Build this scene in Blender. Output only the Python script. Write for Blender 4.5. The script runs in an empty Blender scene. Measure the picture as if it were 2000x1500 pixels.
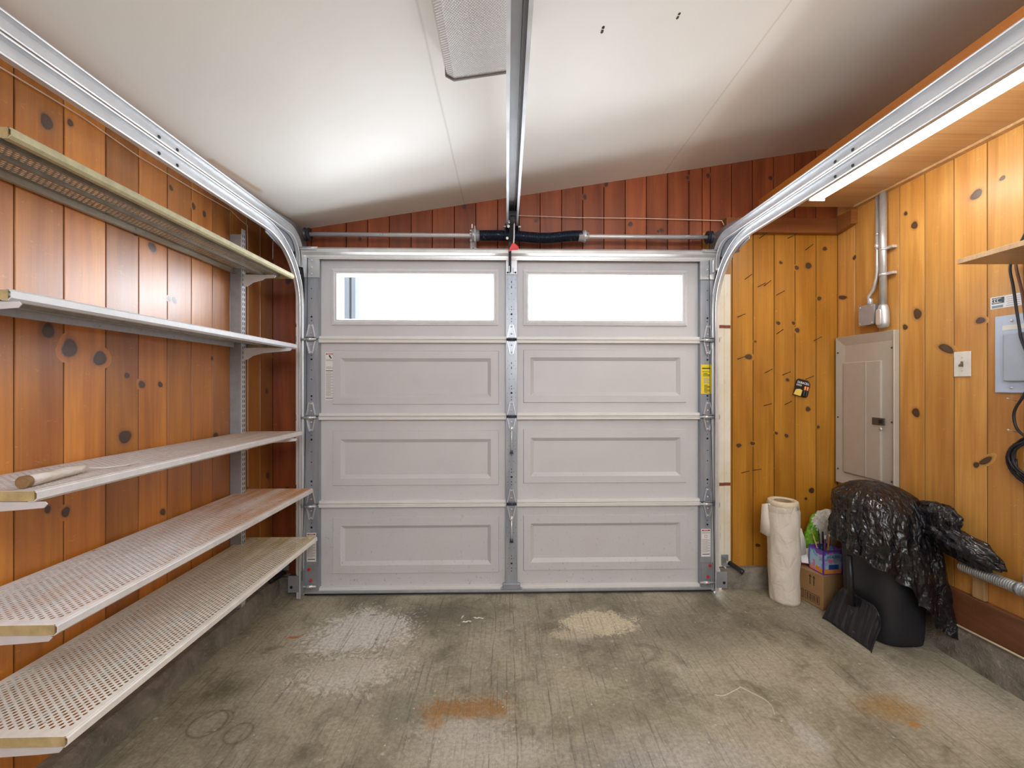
# Garage interior looking at a closed sectional door: shelves on the left, loft and clutter on the right.
WORLD, FILL, HIGH_FILL, TUBE, EXPO = 13.0, 22.0, 26.0, 16.0, 0.76
import bpy, math, random
from mathutils import Vector, Matrix, noise
random.seed(7)
sc = bpy.context.scene
col = sc.collection
PI = math.pi
# ------------------------------------------------------------------ camera model and measuring helpers
FPX, YAW, PX0, PY0, CH = 800.0, math.radians(1.22), 1007.0, 752.0, 1.26
SY, CY = math.sin(YAW), math.cos(YAW)
def ray(px, py):
    r = (px - PX0) / FPX
    return Vector((SY + CY * r, CY - SY * r, (PY0 - py) / FPX))
def atY(px, py, Y):
    d = ray(px, py); return Vector((0, 0, CH)) + d * (Y / d.y)
def atX(px, py, X):
    d = ray(px, py); return Vector((0, 0, CH)) + d * (X / d.x)
def atZ(px, py, Z=0.0):
    d = ray(px, py); return Vector((0, 0, CH)) + d * ((Z - CH) / d.z)
# main planes of the room (metres)
XL, XR, YB, YR = -1.44, 2.094, 2.55, -1.9
def ceil_z(x): return 2.4246 + 0.1641 * x
YD = 2.50                                   # inner skin of the garage door
DL, DR = -1.2055, 1.263                     # door leaf edges
# ------------------------------------------------------------------ materials
def mat_new(name):
    m = bpy.data.materials.new(name); m.use_nodes = True
    m.node_tree.nodes.clear(); return m
class NT:
    def __init__(s, name):
        s.m = mat_new(name); s.t = s.m.node_tree
        s.out = s.t.nodes.new('ShaderNodeOutputMaterial')
    def n(s, typ, **kw):
        nd = s.t.nodes.new('ShaderNode' + typ)
        for k, v in kw.items(): setattr(nd, k, v)
        return nd
    def lk(s, a, b): s.t.links.new(a, b)
    def put(s, sock, v):
        if hasattr(v, 'is_linked') or isinstance(v, bpy.types.NodeSocket): s.lk(v, sock)
        elif isinstance(v, (tuple, list)) and len(v) == 3 and sock.type == 'RGBA': sock.default_value = (*v, 1)
        else: sock.default_value = v
    def math(s, op, a, b=0.0, clamp=False):
        nd = s.n('Math', operation=op); nd.use_clamp = clamp
        s.put(nd.inputs[0], a); s.put(nd.inputs[1], b); return nd.outputs[0]
    def mix(s, f, a, b, mode='MIX'):
        nd = s.n('Mix', data_type='RGBA', blend_type=mode)
        s.put(nd.inputs['Factor'], f); s.put(nd.inputs[6], a); s.put(nd.inputs[7], b); return nd.outputs[2]
    def ramp(s, f, stops):
        nd = s.n('ValToRGB'); e = nd.color_ramp.elements
        while len(e) < len(stops): e.new(0.5)
        for q, (p, c) in zip(e, stops):
            q.position = p; q.color = (c, c, c, 1) if isinstance(c, (int, float)) else (*c, 1)
        s.put(nd.inputs[0], f); return nd.outputs[0]
    def obj(s): return s.n('TexCoord').outputs['Object']
    def geo(s): return s.n('NewGeometry').outputs['Position']
    def scale(s, v, k):
        nd = s.n('Vector' + 'Math', operation='MULTIPLY'); s.put(nd.inputs[0], v); nd.inputs[1].default_value = k; return nd.outputs[0]
    def add(s, v, k):
        nd = s.n('VectorMath', operation='ADD'); s.put(nd.inputs[0], v); s.put(nd.inputs[1], k); return nd.outputs[0]
    def noise(s, v, sc_=5, det=4, rough=.55, dist=0.0):
        nd = s.n('TexNoise'); s.put(nd.inputs['Vector'], v); nd.inputs['Scale'].default_value = sc_
        nd.inputs['Detail'].default_value = det; nd.inputs['Roughness'].default_value = rough
        nd.inputs['Distortion'].default_value = dist; return nd.outputs[0]
    def voro(s, v, sc_=5, feat='F1', out='Distance'):
        nd = s.n('TexVoronoi', feature=feat); s.put(nd.inputs['Vector'], v); nd.inputs['Scale'].default_value = sc_
        return nd.outputs[out]
    def attr(s, name): return s.n('Attribute', attribute_name=name).outputs['Fac']
    def bump(s, h, st=.3, d=.01):
        nd = s.n('Bump'); nd.inputs['Strength'].default_value = st; nd.inputs['Distance'].default_value = d
        s.put(nd.inputs['Height'], h); return nd.outputs[0]
    def bsdf(s, color, rough=.5, metal=0.0, coat=0.0, coat_r=.15, normal=None, spec=None, **kw):
        b = s.n('BsdfPrincipled')
        s.put(b.inputs['Base Color'], color); s.put(b.inputs['Roughness'], rough); s.put(b.inputs['Metallic'], metal)
        s.put(b.inputs['Coat Weight'], coat); s.put(b.inputs['Coat Roughness'], coat_r)
        if spec is not None: b.inputs['Specular IOR Level'].default_value = spec
        if normal is not None: s.lk(normal, b.inputs['Normal'])
        for k, v in kw.items(): s.put(b.inputs[k], v)
        s.lk(b.outputs[0], s.out.inputs[0]); return s.m
MATS = {}
def plain(name, color, rough=.5, metal=0.0, wear=.12, wscale=25, coat=0.0, bump=0.0):
    """a solid colour with slight grime, so that nothing is perfectly even"""
    if name in MATS: return MATS[name]
    t = NT(name); p = t.obj()
    nz = t.noise(p, wscale, 5, .6)
    c = t.mix(t.ramp(nz, [(.3, 0.0), (.75, 1.0)]), tuple(v * (1 - wear) for v in color), tuple(min(1, v * (1 + wear * .6)) for v in color))
    r = t.math('ADD', t.math('MULTIPLY', t.math('SUBTRACT', nz, .5), .25), rough, True)
    MATS[name] = t.bsdf(c, r, metal, coat, normal=t.bump(nz, bump, .003) if bump else None)
    return MATS[name]
def wood(name, light, dark, axis='X', coat=.35, blotch=(.5, .35, .25), var=.5, rough=.42, knotc=(.034, .017, .013), coat_r=.22):
    """varnished pine boards: per-board tone, long grain, knots and dirty grooves (from mesh attributes)"""
    t = NT(name); p = t.obj()
    sp = t.n('SeparateXYZ'); t.lk(p, sp.inputs[0])
    ac, al = {'X': (sp.outputs[0], sp.outputs[2]), 'Y': (sp.outputs[1], sp.outputs[2]), 'H': (sp.outputs[2], sp.outputs[1]), 'HX': (sp.outputs[2], sp.outputs[0])}[axis]
    bd = t.attr('board'); kn = t.attr('knot'); gr = t.attr('groove')
    def cv(a, b, c):
        cb = t.n('CombineXYZ'); t.put(cb.inputs[0], t.math('MULTIPLY', ac, a)); t.put(cb.inputs[1], t.math('MULTIPLY', al, b))
        t.put(cb.inputs[2], t.math('MULTIPLY', bd, c)); return cb.outputs[0]
    warp = t.math('MULTIPLY', kn, .35)
    n1 = t.noise(t.add(cv(13, .9, 57), warp), 1.0, 4, .55, .8)
    n2 = t.noise(cv(110, 2.2, 91), 1.0, 3, .6, .4)
    n3 = t.noise(cv(3.2, 1.7, 33), 1.0, 3, .5, .3)
    base = t.mix(t.ramp(n1, [(.32, 0.0), (.68, 1.0)]), dark, light)
    base = t.mix(t.math('MULTIPLY', t.ramp(n2, [(.4, 0.0), (.7, 1.0)]), .24), base, tuple(v * .52 for v in dark))
    tone = t.ramp(bd, [(0.0, 1.0 - var * .55), (1.0, 1.0 + var * .25)])
    base = t.mix(1.0, base, tone, 'MULTIPLY')
    base = t.mix(t.math('MULTIPLY', t.ramp(n3, [(.42, 0.0), (.72, 1.0)]), .55), base, blotch, 'MULTIPLY')
    scr = t.noise(cv(40, 60, 11), 1.0, 2, .7, 1.5)
    base = t.mix(t.math('MULTIPLY', t.ramp(scr, [(.66, 0.0), (.74, 1.0)]), .25), base, tuple(min(1, v * 1.5 + .05) for v in light))
    base = t.mix(t.ramp(kn, [(.0, 0.0), (.25, .30), (.42, .55), (.62, .97), (1.0, .90)]), base, knotc)
    base = t.mix(gr, base, tuple(v * .16 for v in dark))
    h = t.math('ADD', t.math('MULTIPLY', n2, .5), t.math('MULTIPLY', n1, .5))
    ro = t.math('ADD', rough - .1, t.math('MULTIPLY', n1, .2))
    MATS[name] = t.bsdf(base, ro, 0, coat, coat_r, normal=t.bump(h, .12, .004))
    return MATS[name]
# ------------------------------------------------------------------ mesh builder
class MB:
    def __init__(s): s.v, s.f, s.mi, s.sm, s.at = [], [], [], [], {}
    def pt(s, p, **a):
        s.v.append(tuple(p)); i = len(s.v) - 1
        for k, q in a.items(): s.at.setdefault(k, {})[i] = q
        return i
    def face(s, idx, m=0, sm=False): s.f.append(tuple(idx)); s.mi.append(m); s.sm.append(sm)
    def poly(s, pts, m=0, **a): s.face([s.pt(p, **a) for p in pts], m)
    def box(s, x0, x1, y0, y1, z0, z1, m=0, M=None):
        c = [(x, y, z) for z in (z0, z1) for y in (y0, y1) for x in (x0, x1)]
        if M is not None: c = [M @ Vector(q) for q in c]
        i = [s.pt(q) for q in c]
        for q in ((0, 2, 3, 1), (4, 5, 7, 6), (0, 1, 5, 4), (2, 6, 7, 3), (0, 4, 6, 2), (1, 3, 7, 5)): s.face([i[k] for k in q], m)
    def prism(s, poly, d, m=0):
        """closed polygon (3-D points) extruded by vector d"""
        d = Vector(d); a = [s.pt(p) for p in poly]; b = [s.pt(Vector(p) + d) for p in poly]; n = len(a)
        s.face(a[::-1], m); s.face(b, m)
        for k in range(n): s.face((a[k], a[(k + 1) % n], b[(k + 1) % n], b[k]), m)
    def rings(s, rs, m=0, sm=True, closed=True, cap=(True, True)):
        ids = [[s.pt(p) for p in r] for r in rs]; n = len(ids[0])
        for a, b in zip(ids, ids[1:]):
            for k in range(n if closed else n - 1):
                j = (k + 1) % n; s.face((a[k], a[j], b[j], b[k]), m, sm)
        if closed and cap[0]: s.face(ids[0][::-1], m)
        if closed and cap[1]: s.face(ids[-1], m)
        return ids
    def tube(s, path, r, seg=10, m=0, closed=False, up=None):
        path = [Vector(p) for p in path]; rs = []; n = len(path); nrm = None
        for i, p in enumerate(path):
            if closed: tan = path[(i + 1) % n] - path[i - 1]
            else: tan = path[min(i + 1, n - 1)] - path[max(i - 1, 0)]
            tan.normalize()
            if nrm is None:
                nrm = tan.cross(Vector((0, 0, 1)) if abs(tan.z) < .9 else Vector((1, 0, 0))).normalized()
            nrm = (nrm - tan * nrm.dot(tan)).normalized(); bn = tan.cross(nrm)
            rr = r[i] if isinstance(r, (list, tuple)) else r
            rs.append([p + (nrm * math.cos(2 * PI * k / seg) + bn * math.sin(2 * PI * k / seg)) * rr for k in range(seg)])
        if closed: rs.append(rs[0]); s.rings(rs, m, True, True, (False, False))
        else: s.rings(rs, m)
    def lathe(s, prof, origin=(0, 0, 0), axis=(0, 0, 1), seg=20, m=0, sm=True):
        """prof: (radius, height) pairs"""
        ax = Vector(axis).normalized(); u = ax.orthogonal().normalized(); w = ax.cross(u); o = Vector(origin)
        s.rings([[o + ax * h + (u * math.cos(2 * PI * k / seg) + w * math.sin(2 * PI * k / seg)) * max(r, 1e-5) for k in range(seg)] for r, h in prof], m, sm)
    def disc(s, c, n, r, m=0, seg=10, rx=1.0):
        n = Vector(n).normalized(); u = n.orthogonal().normalized(); w = n.cross(u); c = Vector(c)
        s.poly([c + (u * math.cos(2 * PI * k / seg) * rx + w * math.sin(2 * PI * k / seg)) * r for k in range(seg)], m)
    def dome(s, c, n, r, h, m=0, seg=10):
        s.lathe([(r, 0), (r * .95, h * .5), (r * .6, h * .9), (.0001, h)], c, n, seg, m)
    def sweep(s, path, prof, xdir=(1, 0, 0), m=0):
        """prof: closed list of (x offset, normal offset), swept along a path in a plane normal to xdir"""
        xd = Vector(xdir); path = [Vector(p) for p in path]; rs = []; n = len(path)
        for i, p in enumerate(path):
            t = (path[min(i + 1, n - 1)] - path[max(i - 1, 0)]).normalized(); nn = xd.cross(t).normalized()
            rs.append([p + xd * a + nn * b for a, b in prof])
        s.rings(rs, m, False)
    def build(s, name, mats, parent=None, bevel=0.0, smooth_angle=None, subsurf=0, loc=None):
        me = bpy.data.meshes.new(name)
        me.from_pydata(s.v, [], s.f)
        for m in (mats if isinstance(mats, (list, tuple)) else [mats]): me.materials.append(m)
        me.polygons.foreach_set('material_index', s.mi); me.polygons.foreach_set('use_smooth', s.sm)
        for k, d in s.at.items():
            a = me.attributes.new(k, 'FLOAT', 'POINT'); arr = [0.0] * len(s.v)
            for i, q in d.items(): arr[i] = q
            a.data.foreach_set('value', arr)
        me.update(); me.validate()
        o = bpy.data.objects.new(name, me); col.objects.link(o)
        if loc is not None: o.location = loc
        if parent is not None: adopt(o, parent)
        if bevel:
            b = o.modifiers.new('bevel', 'BEVEL'); b.width = bevel; b.segments = 2; b.limit_method = 'ANGLE'; b.angle_limit = math.radians(50)
        if subsurf:
            b = o.modifiers.new('sub', 'SUBSURF'); b.levels = b.render_levels = subsurf
        return o
def each(name, mats, parent, shapes, **k):
    """one object per small piece: shapes are functions that draw into a fresh builder"""
    for f in shapes:
        mb = MB(); f(mb); mb.build(name, mats, parent, **k)
def adopt(o, parent):
    o.parent = parent; o.matrix_parent_inverse = wloc(parent).inverted()
def wloc(o):
    M = Matrix.Translation(o.location) @ o.rotation_euler.to_matrix().to_4x4()
    return wloc(o.parent) @ o.matrix_parent_inverse @ M if o.parent else M
def tag(o, label=None, cat=None, group=None, kind=None):
    for k, v in (('label', label), ('category', cat), ('group', group), ('kind', kind)):
        if v: o[k] = v
    return o
def thing(name, loc, label, cat, group=None, kind=None):
    o = bpy.data.objects.new(name, None); col.objects.link(o); o.location = loc; o.empty_display_size = .05
    return tag(o, label, cat, group, kind)
def text(name, body, mat, size, M, parent, align='CENTER', sx=1.0, bold=0.0):
    cu = bpy.data.curves.new(name, 'FONT'); cu.body = body; cu.size = size; cu.align_x = align; cu.align_y = 'CENTER'
    cu.extrude = .0002; cu.offset = bold; cu.materials.append(mat)
    tmp = bpy.data.objects.new('lettering_curve', cu); col.objects.link(tmp); dg = bpy.context.evaluated_depsgraph_get(); me = bpy.data.meshes.new_from_object(tmp.evaluated_get(dg)); bpy.data.objects.remove(tmp)
    if not me.materials: me.materials.append(mat)
    o = bpy.data.objects.new(name, me); col.objects.link(o)
    o.parent = parent; o.matrix_parent_inverse = wloc(parent).inverted()
    o.matrix_basis = M @ Matrix.Diagonal((sx, 1, 1, 1)); return o
def frame_M(o, x, y):
    """matrix at o with local x,y along the given directions"""
    x = Vector(x).normalized(); y = Vector(y).normalized(); z = x.cross(y)
    return Matrix(((x.x, y.x, z.x, o[0]), (x.y, y.y, z.y, o[1]), (x.z, y.z, z.z, o[2]), (0, 0, 0, 1)))
def copy_tree(o, parent=None):
    c = o.copy(); col.objects.link(c)
    if parent: c.parent = parent
    for ch in list(o.children): copy_tree(ch, c)
    return c
# ------------------------------------------------------------------ shared materials
GALV = plain('galvanised_steel', (.62, .64, .66), .38, .55, .18, 14)
GALV_D = plain('dull_galvanised_steel', (.36, .39, .43), .45, .5, .15, 18)
STEEL = plain('bright_steel', (.74, .75, .78), .30, .55, .05, 6)
DARK_STEEL = plain('dark_steel', (.06, .065, .08), .45, .6, .3, 40)
BLACK = plain('black_plastic', (.012, .012, .015), .42, 0, .3, 30)
BLACKHOLE = plain('punched_hole_shadow', (.008, .008, .010), .8, 0, .1)
WHITEP = plain('white_paint', (.78, .77, .74), .45, 0, .12, 18)
RED = plain('red_plastic', (.62, .03, .03), .4, 0, .15)
PAPER = plain('white_paper', (.80, .79, .76), .75, 0, .06, 30)
INK = plain('black_ink', (.02, .02, .02), .7, 0, .1)
GREY_INK = plain('grey_ink', (.38, .38, .37), .7, 0, .1)
RED_INK = plain('red_ink', (.45, .04, .02), .6, 0, .1)
# wood species / finishes of the four walls
W_LEFT = wood('varnished_pine_left', (.74, .285, .036), (.48, .155, .017), 'Y', .9, (.55, .40, .30), .85, coat_r=.34)
W_BACK = wood('red_stained_pine', (.36, .085, .018), (.19, .038, .010), 'X', .3, (.55, .45, .4))
W_BACKR = wood('amber_pine', (.58, .265, .025), (.41, .168, .014), 'X', .3, (.6, .5, .35), .35)
W_RIGHT = wood('honey_pine', (.70, .37, .092), (.51, .23, .044), 'Y', .35, (.75, .55, .4), .4, coat_r=.3)
W_PLY = wood('loft_plywood', (.62, .40, .20), (.47, .28, .12), 'Y', .15, (.8, .65, .5), .3)
W_ORANGE = wood('orange_edge_wood', (.62, .22, .03), (.38, .12, .015), 'H', .2, (.8, .6, .5), .3)
W_DARK = wood('dark_base_plank', (.26, .105, .045), (.13, .048, .02), 'H', .15, (.6, .5, .45), .3)
W_RED = wood('red_jamb_wood', (.16, .035, .018), (.08, .018, .01), 'X', .1, (.6, .5, .5), .3)
# ------------------------------------------------------------------ the room
def struct(o, label, cat): return tag(o, label, cat, kind='structure')
def knot_disc(mb, P, ctr, ra, rz, rot=0.0):
    """an elliptical knot set flush in the boards; P maps (across, height, normal) to a point"""
    rr = [(0, 1.0), (.45, 1.0), (.8, .8), (1.0, .45), (1.2, .18), (1.75, 0.0)]
    n = 16; ids = []; c0, s0 = math.cos(rot), math.sin(rot); bd = random.random() * .0 + ctr[2]
    for q, (k, a) in enumerate(rr):
        row = []
        for j in range(1 if k == 0 else n):
            t = 2 * PI * j / n; w = 1 + .10 * math.sin(2 * t + ctr[0] * 9) + .06 * math.sin(3 * t + ctr[1] * 7)
            u, v = ra * k * w * math.cos(t), rz * k * w * math.sin(t)
            row.append(mb.pt(P(ctr[0] + u * c0 - v * s0, ctr[1] + u * s0 + v * c0, .0006 - .0001 * q), knot=a, board=bd))
        ids.append(row)
    for a, b in zip(ids, ids[1:]):
        for j in range(n):
            if len(a) == 1: mb.face((a[0], b[j], b[(j + 1) % n]), 0, True)
            else: mb.face((a[j], b[j], b[(j + 1) % n], a[(j + 1) % n]), 0, True)
def board_wall(mb, P, edges, z0, z1, knots=(), gap=.0032, depth=.006, tones=None, thick=.09, seed=1, ext=(.1, .1)):
    """tongue-and-groove boards; edges: across positions; z0, z1: functions of the across position"""
    rnd = random.Random(seed); bv = []
    for i, (a, b) in enumerate(zip(edges, edges[1:])):
        t = tones[i % len(tones)] if tones else rnd.random(); bv.append((a, b, t))
        xs = [(a, -depth, 1), (a + gap, 0, 0), ((a + b) / 2, 0, 0), (b - gap, 0, 0), (b, -depth, 1)]
        lo = [mb.pt(P(x, z0(x), n), board=t, groove=g) for x, n, g in xs]; hi = [mb.pt(P(x, z1(x), n), board=t, groove=g) for x, n, g in xs]
        for k in range(4): mb.face((lo[k], lo[k + 1], hi[k + 1], hi[k]))
    a, b = edges[0] - ext[0], edges[-1] + ext[1]                                       # the framing behind the boards
    q = [P(x, z, n) for n in (-depth - .001, -thick) for x, z in ((a, z0(edges[0])), (b, z0(edges[-1])), (b, z1(edges[-1]) + .03), (a, z1(edges[0]) + .03))]
    i = [mb.pt(p, board=.2) for p in q]
    for f in ((0, 1, 2, 3), (4, 5, 6, 7), (0, 1, 5, 4), (1, 2, 6, 5), (2, 3, 7, 6), (3, 0, 4, 7)): mb.face([i[k] for k in f])
    for a, z, ra, rz, rot in knots:
        t = next((t for p, q, t in bv if min(p, q) <= a <= max(p, q)), .5)
        knot_disc(mb, P, (a, z, t), ra, rz, rot)
def spread(a, b, w, seed=0):
    r = random.Random(seed); out = [a]
    while (b - out[-1]) > w * 1.4: out.append(out[-1] + w * (1 + .04 * (r.random() - .5)))
    out.append(b); return out
# left wall -------------------------------------------------------
PLx = lambda y, z, n: (XL + n, y, z)
ys = sorted(atX(px, 752, XL).y for px in (28, 125, 207, 271, 327, 374, 415, 449, 481, 508))
edges = spread(YR, ys[0] - .13, .13, 3)[:-1] + [ys[0] - .128] + ys + [YB]
kn = []
for px, py, r in ((91, 238, .020), (137, 240, .010), (334, 367, .010), (399, 418, .012), (378, 403, .012), (264, 455, .010), (297, 483, .018), (94, 646, .020),
                  (136, 680, .026), (195, 700, .024), (248, 733, .010), (277, 751, .014), (313, 751, .011), (340, 586, .012), (330, 584, .009), (244, 853, .024),
                  (421, 852, .016), (93, 995, .010), (128, 1000, .014), (318, 1000, .013), (521, 764, .014), (534, 692, .014), (523, 929, .016), (414, 700, .008), (60, 1180, .014), (205, 1150, .012)):
    p = atX(px, py, XL); kn.append((p.y, p.z, r * .95, r * 1.1, .2))
mb = MB(); board_wall(mb, PLx, edges, lambda y: .085, lambda y: ceil_z(XL) + .02, kn, tones=[(.3, .75, .45, .62, .5, .85, .25, .7, .38, .55)[k % 10] if k < len(edges) - 4 else (.38, .12, .0)[k - len(edges) + 4] for k in range(len(edges) - 1)], seed=2)
struct(mb.build('wall_left', W_LEFT), 'varnished orange pine board wall behind the perforated shelves', 'wall')
# right wall ------------------------------------------------------
PRx = lambda y, z, n: (XR - n, y, z)
ys = sorted(atX(px, 752, XR).y for px in (1670, 1715, 1757, 1806, 1863, 1928))
edges = spread(YR, ys[0] - .13, .128, 5)[:-1] + [ys[0] - .128] + ys + [YB]
kn = []
for px, py, ra, rz, ro in ((1792, 613, .021, .026, 0), (1768, 639, .013, .014, 0), (1789, 806, .020, .022, 0), (1848, 681, .042, .016, .55), (1915, 626, .018, .014, .3), (1646, 581, .034, .011, .3),
                           (1669, 503, .012, .013, 0), (1786, 440, .017, .018, 0), (1907, 380, .024, .020, 0), (1769, 417, .009, .011, 0), (1925, 900, .03, .012, -.6), (1907, 908, .012, .012, 0), (1958, 348, .01, .01, 0)):
    p = atX(px, py, XR); kn.append((p.y, p.z, ra, rz, ro))
mb = MB(); board_wall(mb, PRx, edges, lambda y: .312, lambda y: ceil_z(XR) + .02, kn, tones=[.5, .8, .6, .95, .7, .55, .85], seed=4)
struct(mb.build('wall_right', W_RIGHT), 'light honey pine board wall with electrical boxes', 'wall')
# back wall: header over the opening, a strip each side ----------
PBx = lambda x, z, n: (x, YB - n, z)
OL, OR, OT = DL + .035, DR - .035, 2.005
bx = lambda px: atY(px, 752, YB).x
hdr = [XL] + sorted(bx(650 + q * .35) for q in (-120, 75, 195, 315, 437, 555, 678, 798, 920, 1040, 1157, 1277, 1395, 1513, 1632, 1750, 1868, 1985)) + sorted(bx(1300 + q * .35) for q in (132, 250, 368, 485, 603, 720, 838)) + [OR, XR]
hdr.sort()
kn = []
for px, py, r in ((1184, 360, .012), (907, 404, .012), (1142, 385, .012), (1231, 438, .013), (1292, 450, .012), (1285, 452, .008), (1343, 347, .010), (1383, 343, .011), (1505, 348, .011), (703, 467, .009), (1047, 432, .009)):
    p = atY(px, py, YB); kn.append((p.x, p.z, r, r * 1.15, 0))
mb = MB(); board_wall(mb, PBx, hdr, lambda x: OT if x < OR + .001 else 2.216, lambda x: ceil_z(x) + .02, kn, ext=(0, 0), tones=[.4, .55, .5, .9, .35, .6, .75, .3, .95, .5, .42, .7], seed=6)
struct(mb.build('wall_back', W_BACK), 'dark red stained board wall above the garage door', 'wall')
kn = [(atY(563, 549, YB).x, 1.9, .016, .02, 0), (atY(560, 950, YB).x, .62, .012, .014, 0)]
mb = MB(); board_wall(mb, PBx, [XL, OL], lambda x: .085, lambda x: OT, kn, ext=(.1, 0), tones=[.45], seed=8)
struct(mb.build('wall_back', W_BACK), 'narrow red board strip of wall between shelves and garage door', 'wall')
ed = [OR] + sorted(bx(px) for px in (1430, 1471, 1512, 1553, 1594)) + [XR]
kn = []
for px, py, r in ((1611, 486, .012), (1579, 519, .018), (1525, 513, .009), (1556, 523, .012), (1600, 583, .012), (1520, 631, .011), (1550, 631, .010), (1557, 645, .014), (1475, 667, .007), (1462, 697, .018),
                  (1538, 742, .010), (1578, 799, .014), (1598, 834, .009), (1516, 846, .009), (1536, 851, .011), (1443, 870, .013), (1470, 866, .012), (1585, 958, .016), (1574, 974, .008), (1438, 489, .016), (1480, 1065, .012)):
    p = atY(px, py, YB); kn.append((p.x, p.z, r * 1.15, r * .95, -.2))
mb = MB(); board_wall(mb, PBx, ed, lambda x: .12, lambda x: 2.215, kn, ext=(0, .1), tones=[.45, .5, .6, .4, .75, .55], seed=9)
struct(mb.build('wall_back', W_BACKR), 'amber knotty pine wall with nails beside the garage door', 'wall')
# rear wall behind the camera
mb = MB(); mb.box(XL - .1, XR + .1, YR - .1, YR, -.05, 2.9)
struct(mb.build('wall_rear', plain('rear_plasterboard', (.66, .62, .55), .8)), 'plain pale wall at the rear of the garage', 'wall')
# ceiling -----------------------------------------------------------
t = NT('painted_ceiling_board'); p = t.geo()
nz = t.noise(p, 1.3, 4, .5); n2 = t.noise(p, 30, 3, .6)
c = t.mix(t.ramp(nz, [(.35, 0.0), (.7, 1.0)]), (.80, .785, .745), (.75, .725, .67))
sp = t.n('SeparateXYZ'); t.lk(p, sp.inputs[0])
wv = t.math('MULTIPLY', t.math('SUBTRACT', t.noise(p, 6, 2), .5), .006)
seams = None
for sx_ in (atY(905, 300, 2.3).x - .02, .98):                       # taped joints between the boards
    d = t.math('ABSOLUTE', t.math('SUBTRACT', t.math('ADD', sp.outputs[0], wv), sx_))
    m_ = t.ramp(d, [(0.0, 1.0), (.003, .5), (.006, 0.0)]); seams = m_ if seams is None else t.math('MAXIMUM', seams, m_)
c = t.mix(t.math('MULTIPLY', seams, .45), c, (.45, .40, .33))
a_, b_ = atZ(405, 288, ceil_z(-1.0)), atZ(515, 370, ceil_z(-1.1))      # brown scrape near the left track
ax = Vector((b_.x - a_.x, b_.y - a_.y, 0)); L_ = ax.length; ax /= L_
dx_ = t.math('SUBTRACT', sp.outputs[0], a_.x); dy_ = t.math('SUBTRACT', sp.outputs[1], a_.y)
u_ = t.math('ADD', t.math('MULTIPLY', dx_, ax.x), t.math('MULTIPLY', dy_, ax.y)); v_ = t.math('ABSOLUTE', t.math('SUBTRACT', t.math('MULTIPLY', dx_, ax.y), t.math('MULTIPLY', dy_, ax.x)))
along = t.ramp(t.math('DIVIDE', u_, L_), [(0.0, 0.0), (.05, .8), (.9, 1.0), (1.0, 0.0)])
c = t.mix(t.math('MULTIPLY', along, t.ramp(v_, [(0.0, .8), (.008, .6), (.018, 0.0)])), c, (.62, .42, .22))
M_CEIL = t.bsdf(c, .55, normal=t.bump(n2, .12, .004))
mb = MB(); x0, x1 = XL - .12, XR + .12
mb.prism([(x0, YR - .1, ceil_z(x0)), (x1, YR - .1, ceil_z(x1)), (x1, YR - .1, ceil_z(x1) + .12), (x0, YR - .1, ceil_z(x0) + .12)], (0, YB - YR + .2, 0))
struct(mb.build('ceiling', M_CEIL), 'off-white sloping ceiling above the garage door and loft', 'ceiling')
# floor ---------------------------------------------------------------
t = NT('stained_concrete'); p = t.geo()
sp = t.n('SeparateXYZ'); t.lk(p, sp.inputs[0]); X_, Y_ = sp.outputs[0], sp.outputs[1]
def cvec(a, b, c=0.0):
    cb = t.n('CombineXYZ'); t.put(cb.inputs[0], t.math('MULTIPLY', X_, a)); t.put(cb.inputs[1], t.math('MULTIPLY', Y_, b)); cb.inputs[2].default_value = c; return cb.outputs[0]
big = t.noise(p, 1.6, 6, .62, .6); mid = t.noise(p, 7, 6, .65, .8); fine = t.noise(p, 70, 4, .7)
streak = t.noise(cvec(95, 3.2), 1.0, 4, .65, .5); streak2 = t.noise(cvec(28, 1.1, 3), 1.0, 4, .6, .9)
cross = t.noise(cvec(9, 60, 5), 1.0, 3, .6, 1.5)
c = t.mix(t.ramp(big, [(.36, 0.0), (.64, 1.0)]), (.215, .192, .130), (.50, .455, .335))
c = t.mix(t.math('MULTIPLY', t.ramp(mid, [(.45, 0.0), (.72, 1.0)]), .55), c, (.47, .43, .325))
c = t.mix(t.math('MULTIPLY', t.ramp(mid, [(.28, 1.0), (.46, 0.0)]), .6), c, (.085, .074, .050))
blot = t.noise(p, 3.4, 9, .72, 1.2); c = t.mix(t.math('MULTIPLY', t.ramp(blot, [(.52, 0.0), (.68, 1.0)]), .6), c, (.56, .525, .43)); c = t.mix(t.math('MULTIPLY', t.ramp(blot, [(.30, 1.0), (.45, 0.0)]), .5), c, (.095, .083, .056))
def blob(px, py, rx, ry, edge=.5, nz=None, k=.9, soft=.35):
    """mask of a stain on the floor around the place seen at (px, py); radii in metres"""
    q = atZ(px, py); a = t.math('DIVIDE', t.math('SUBTRACT', X_, q.x), rx); b = t.math('DIVIDE', t.math('SUBTRACT', Y_, q.y), ry)
    d = t.math('SQRT', t.math('ADD', t.math('MULTIPLY', a, a), t.math('MULTIPLY', b, b)))
    d = t.math('ADD', d, t.math('MULTIPLY', t.math('SUBTRACT', mid if nz is None else nz, .5), edge * 1.7))
    r = t.n('MapRange'); t.put(r.inputs['Value'], d); r.inputs['From Min'].default_value = 1.0; r.inputs['From Max'].default_value = 1.0 - soft
    return t.math('MULTIPLY', r.outputs[0], k)
swirl = t.noise(p, 16, 6, .7, 3.0); raggy = t.math('ADD', t.math('MULTIPLY', swirl, .55), t.math('MULTIPLY', blot, .45))
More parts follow.
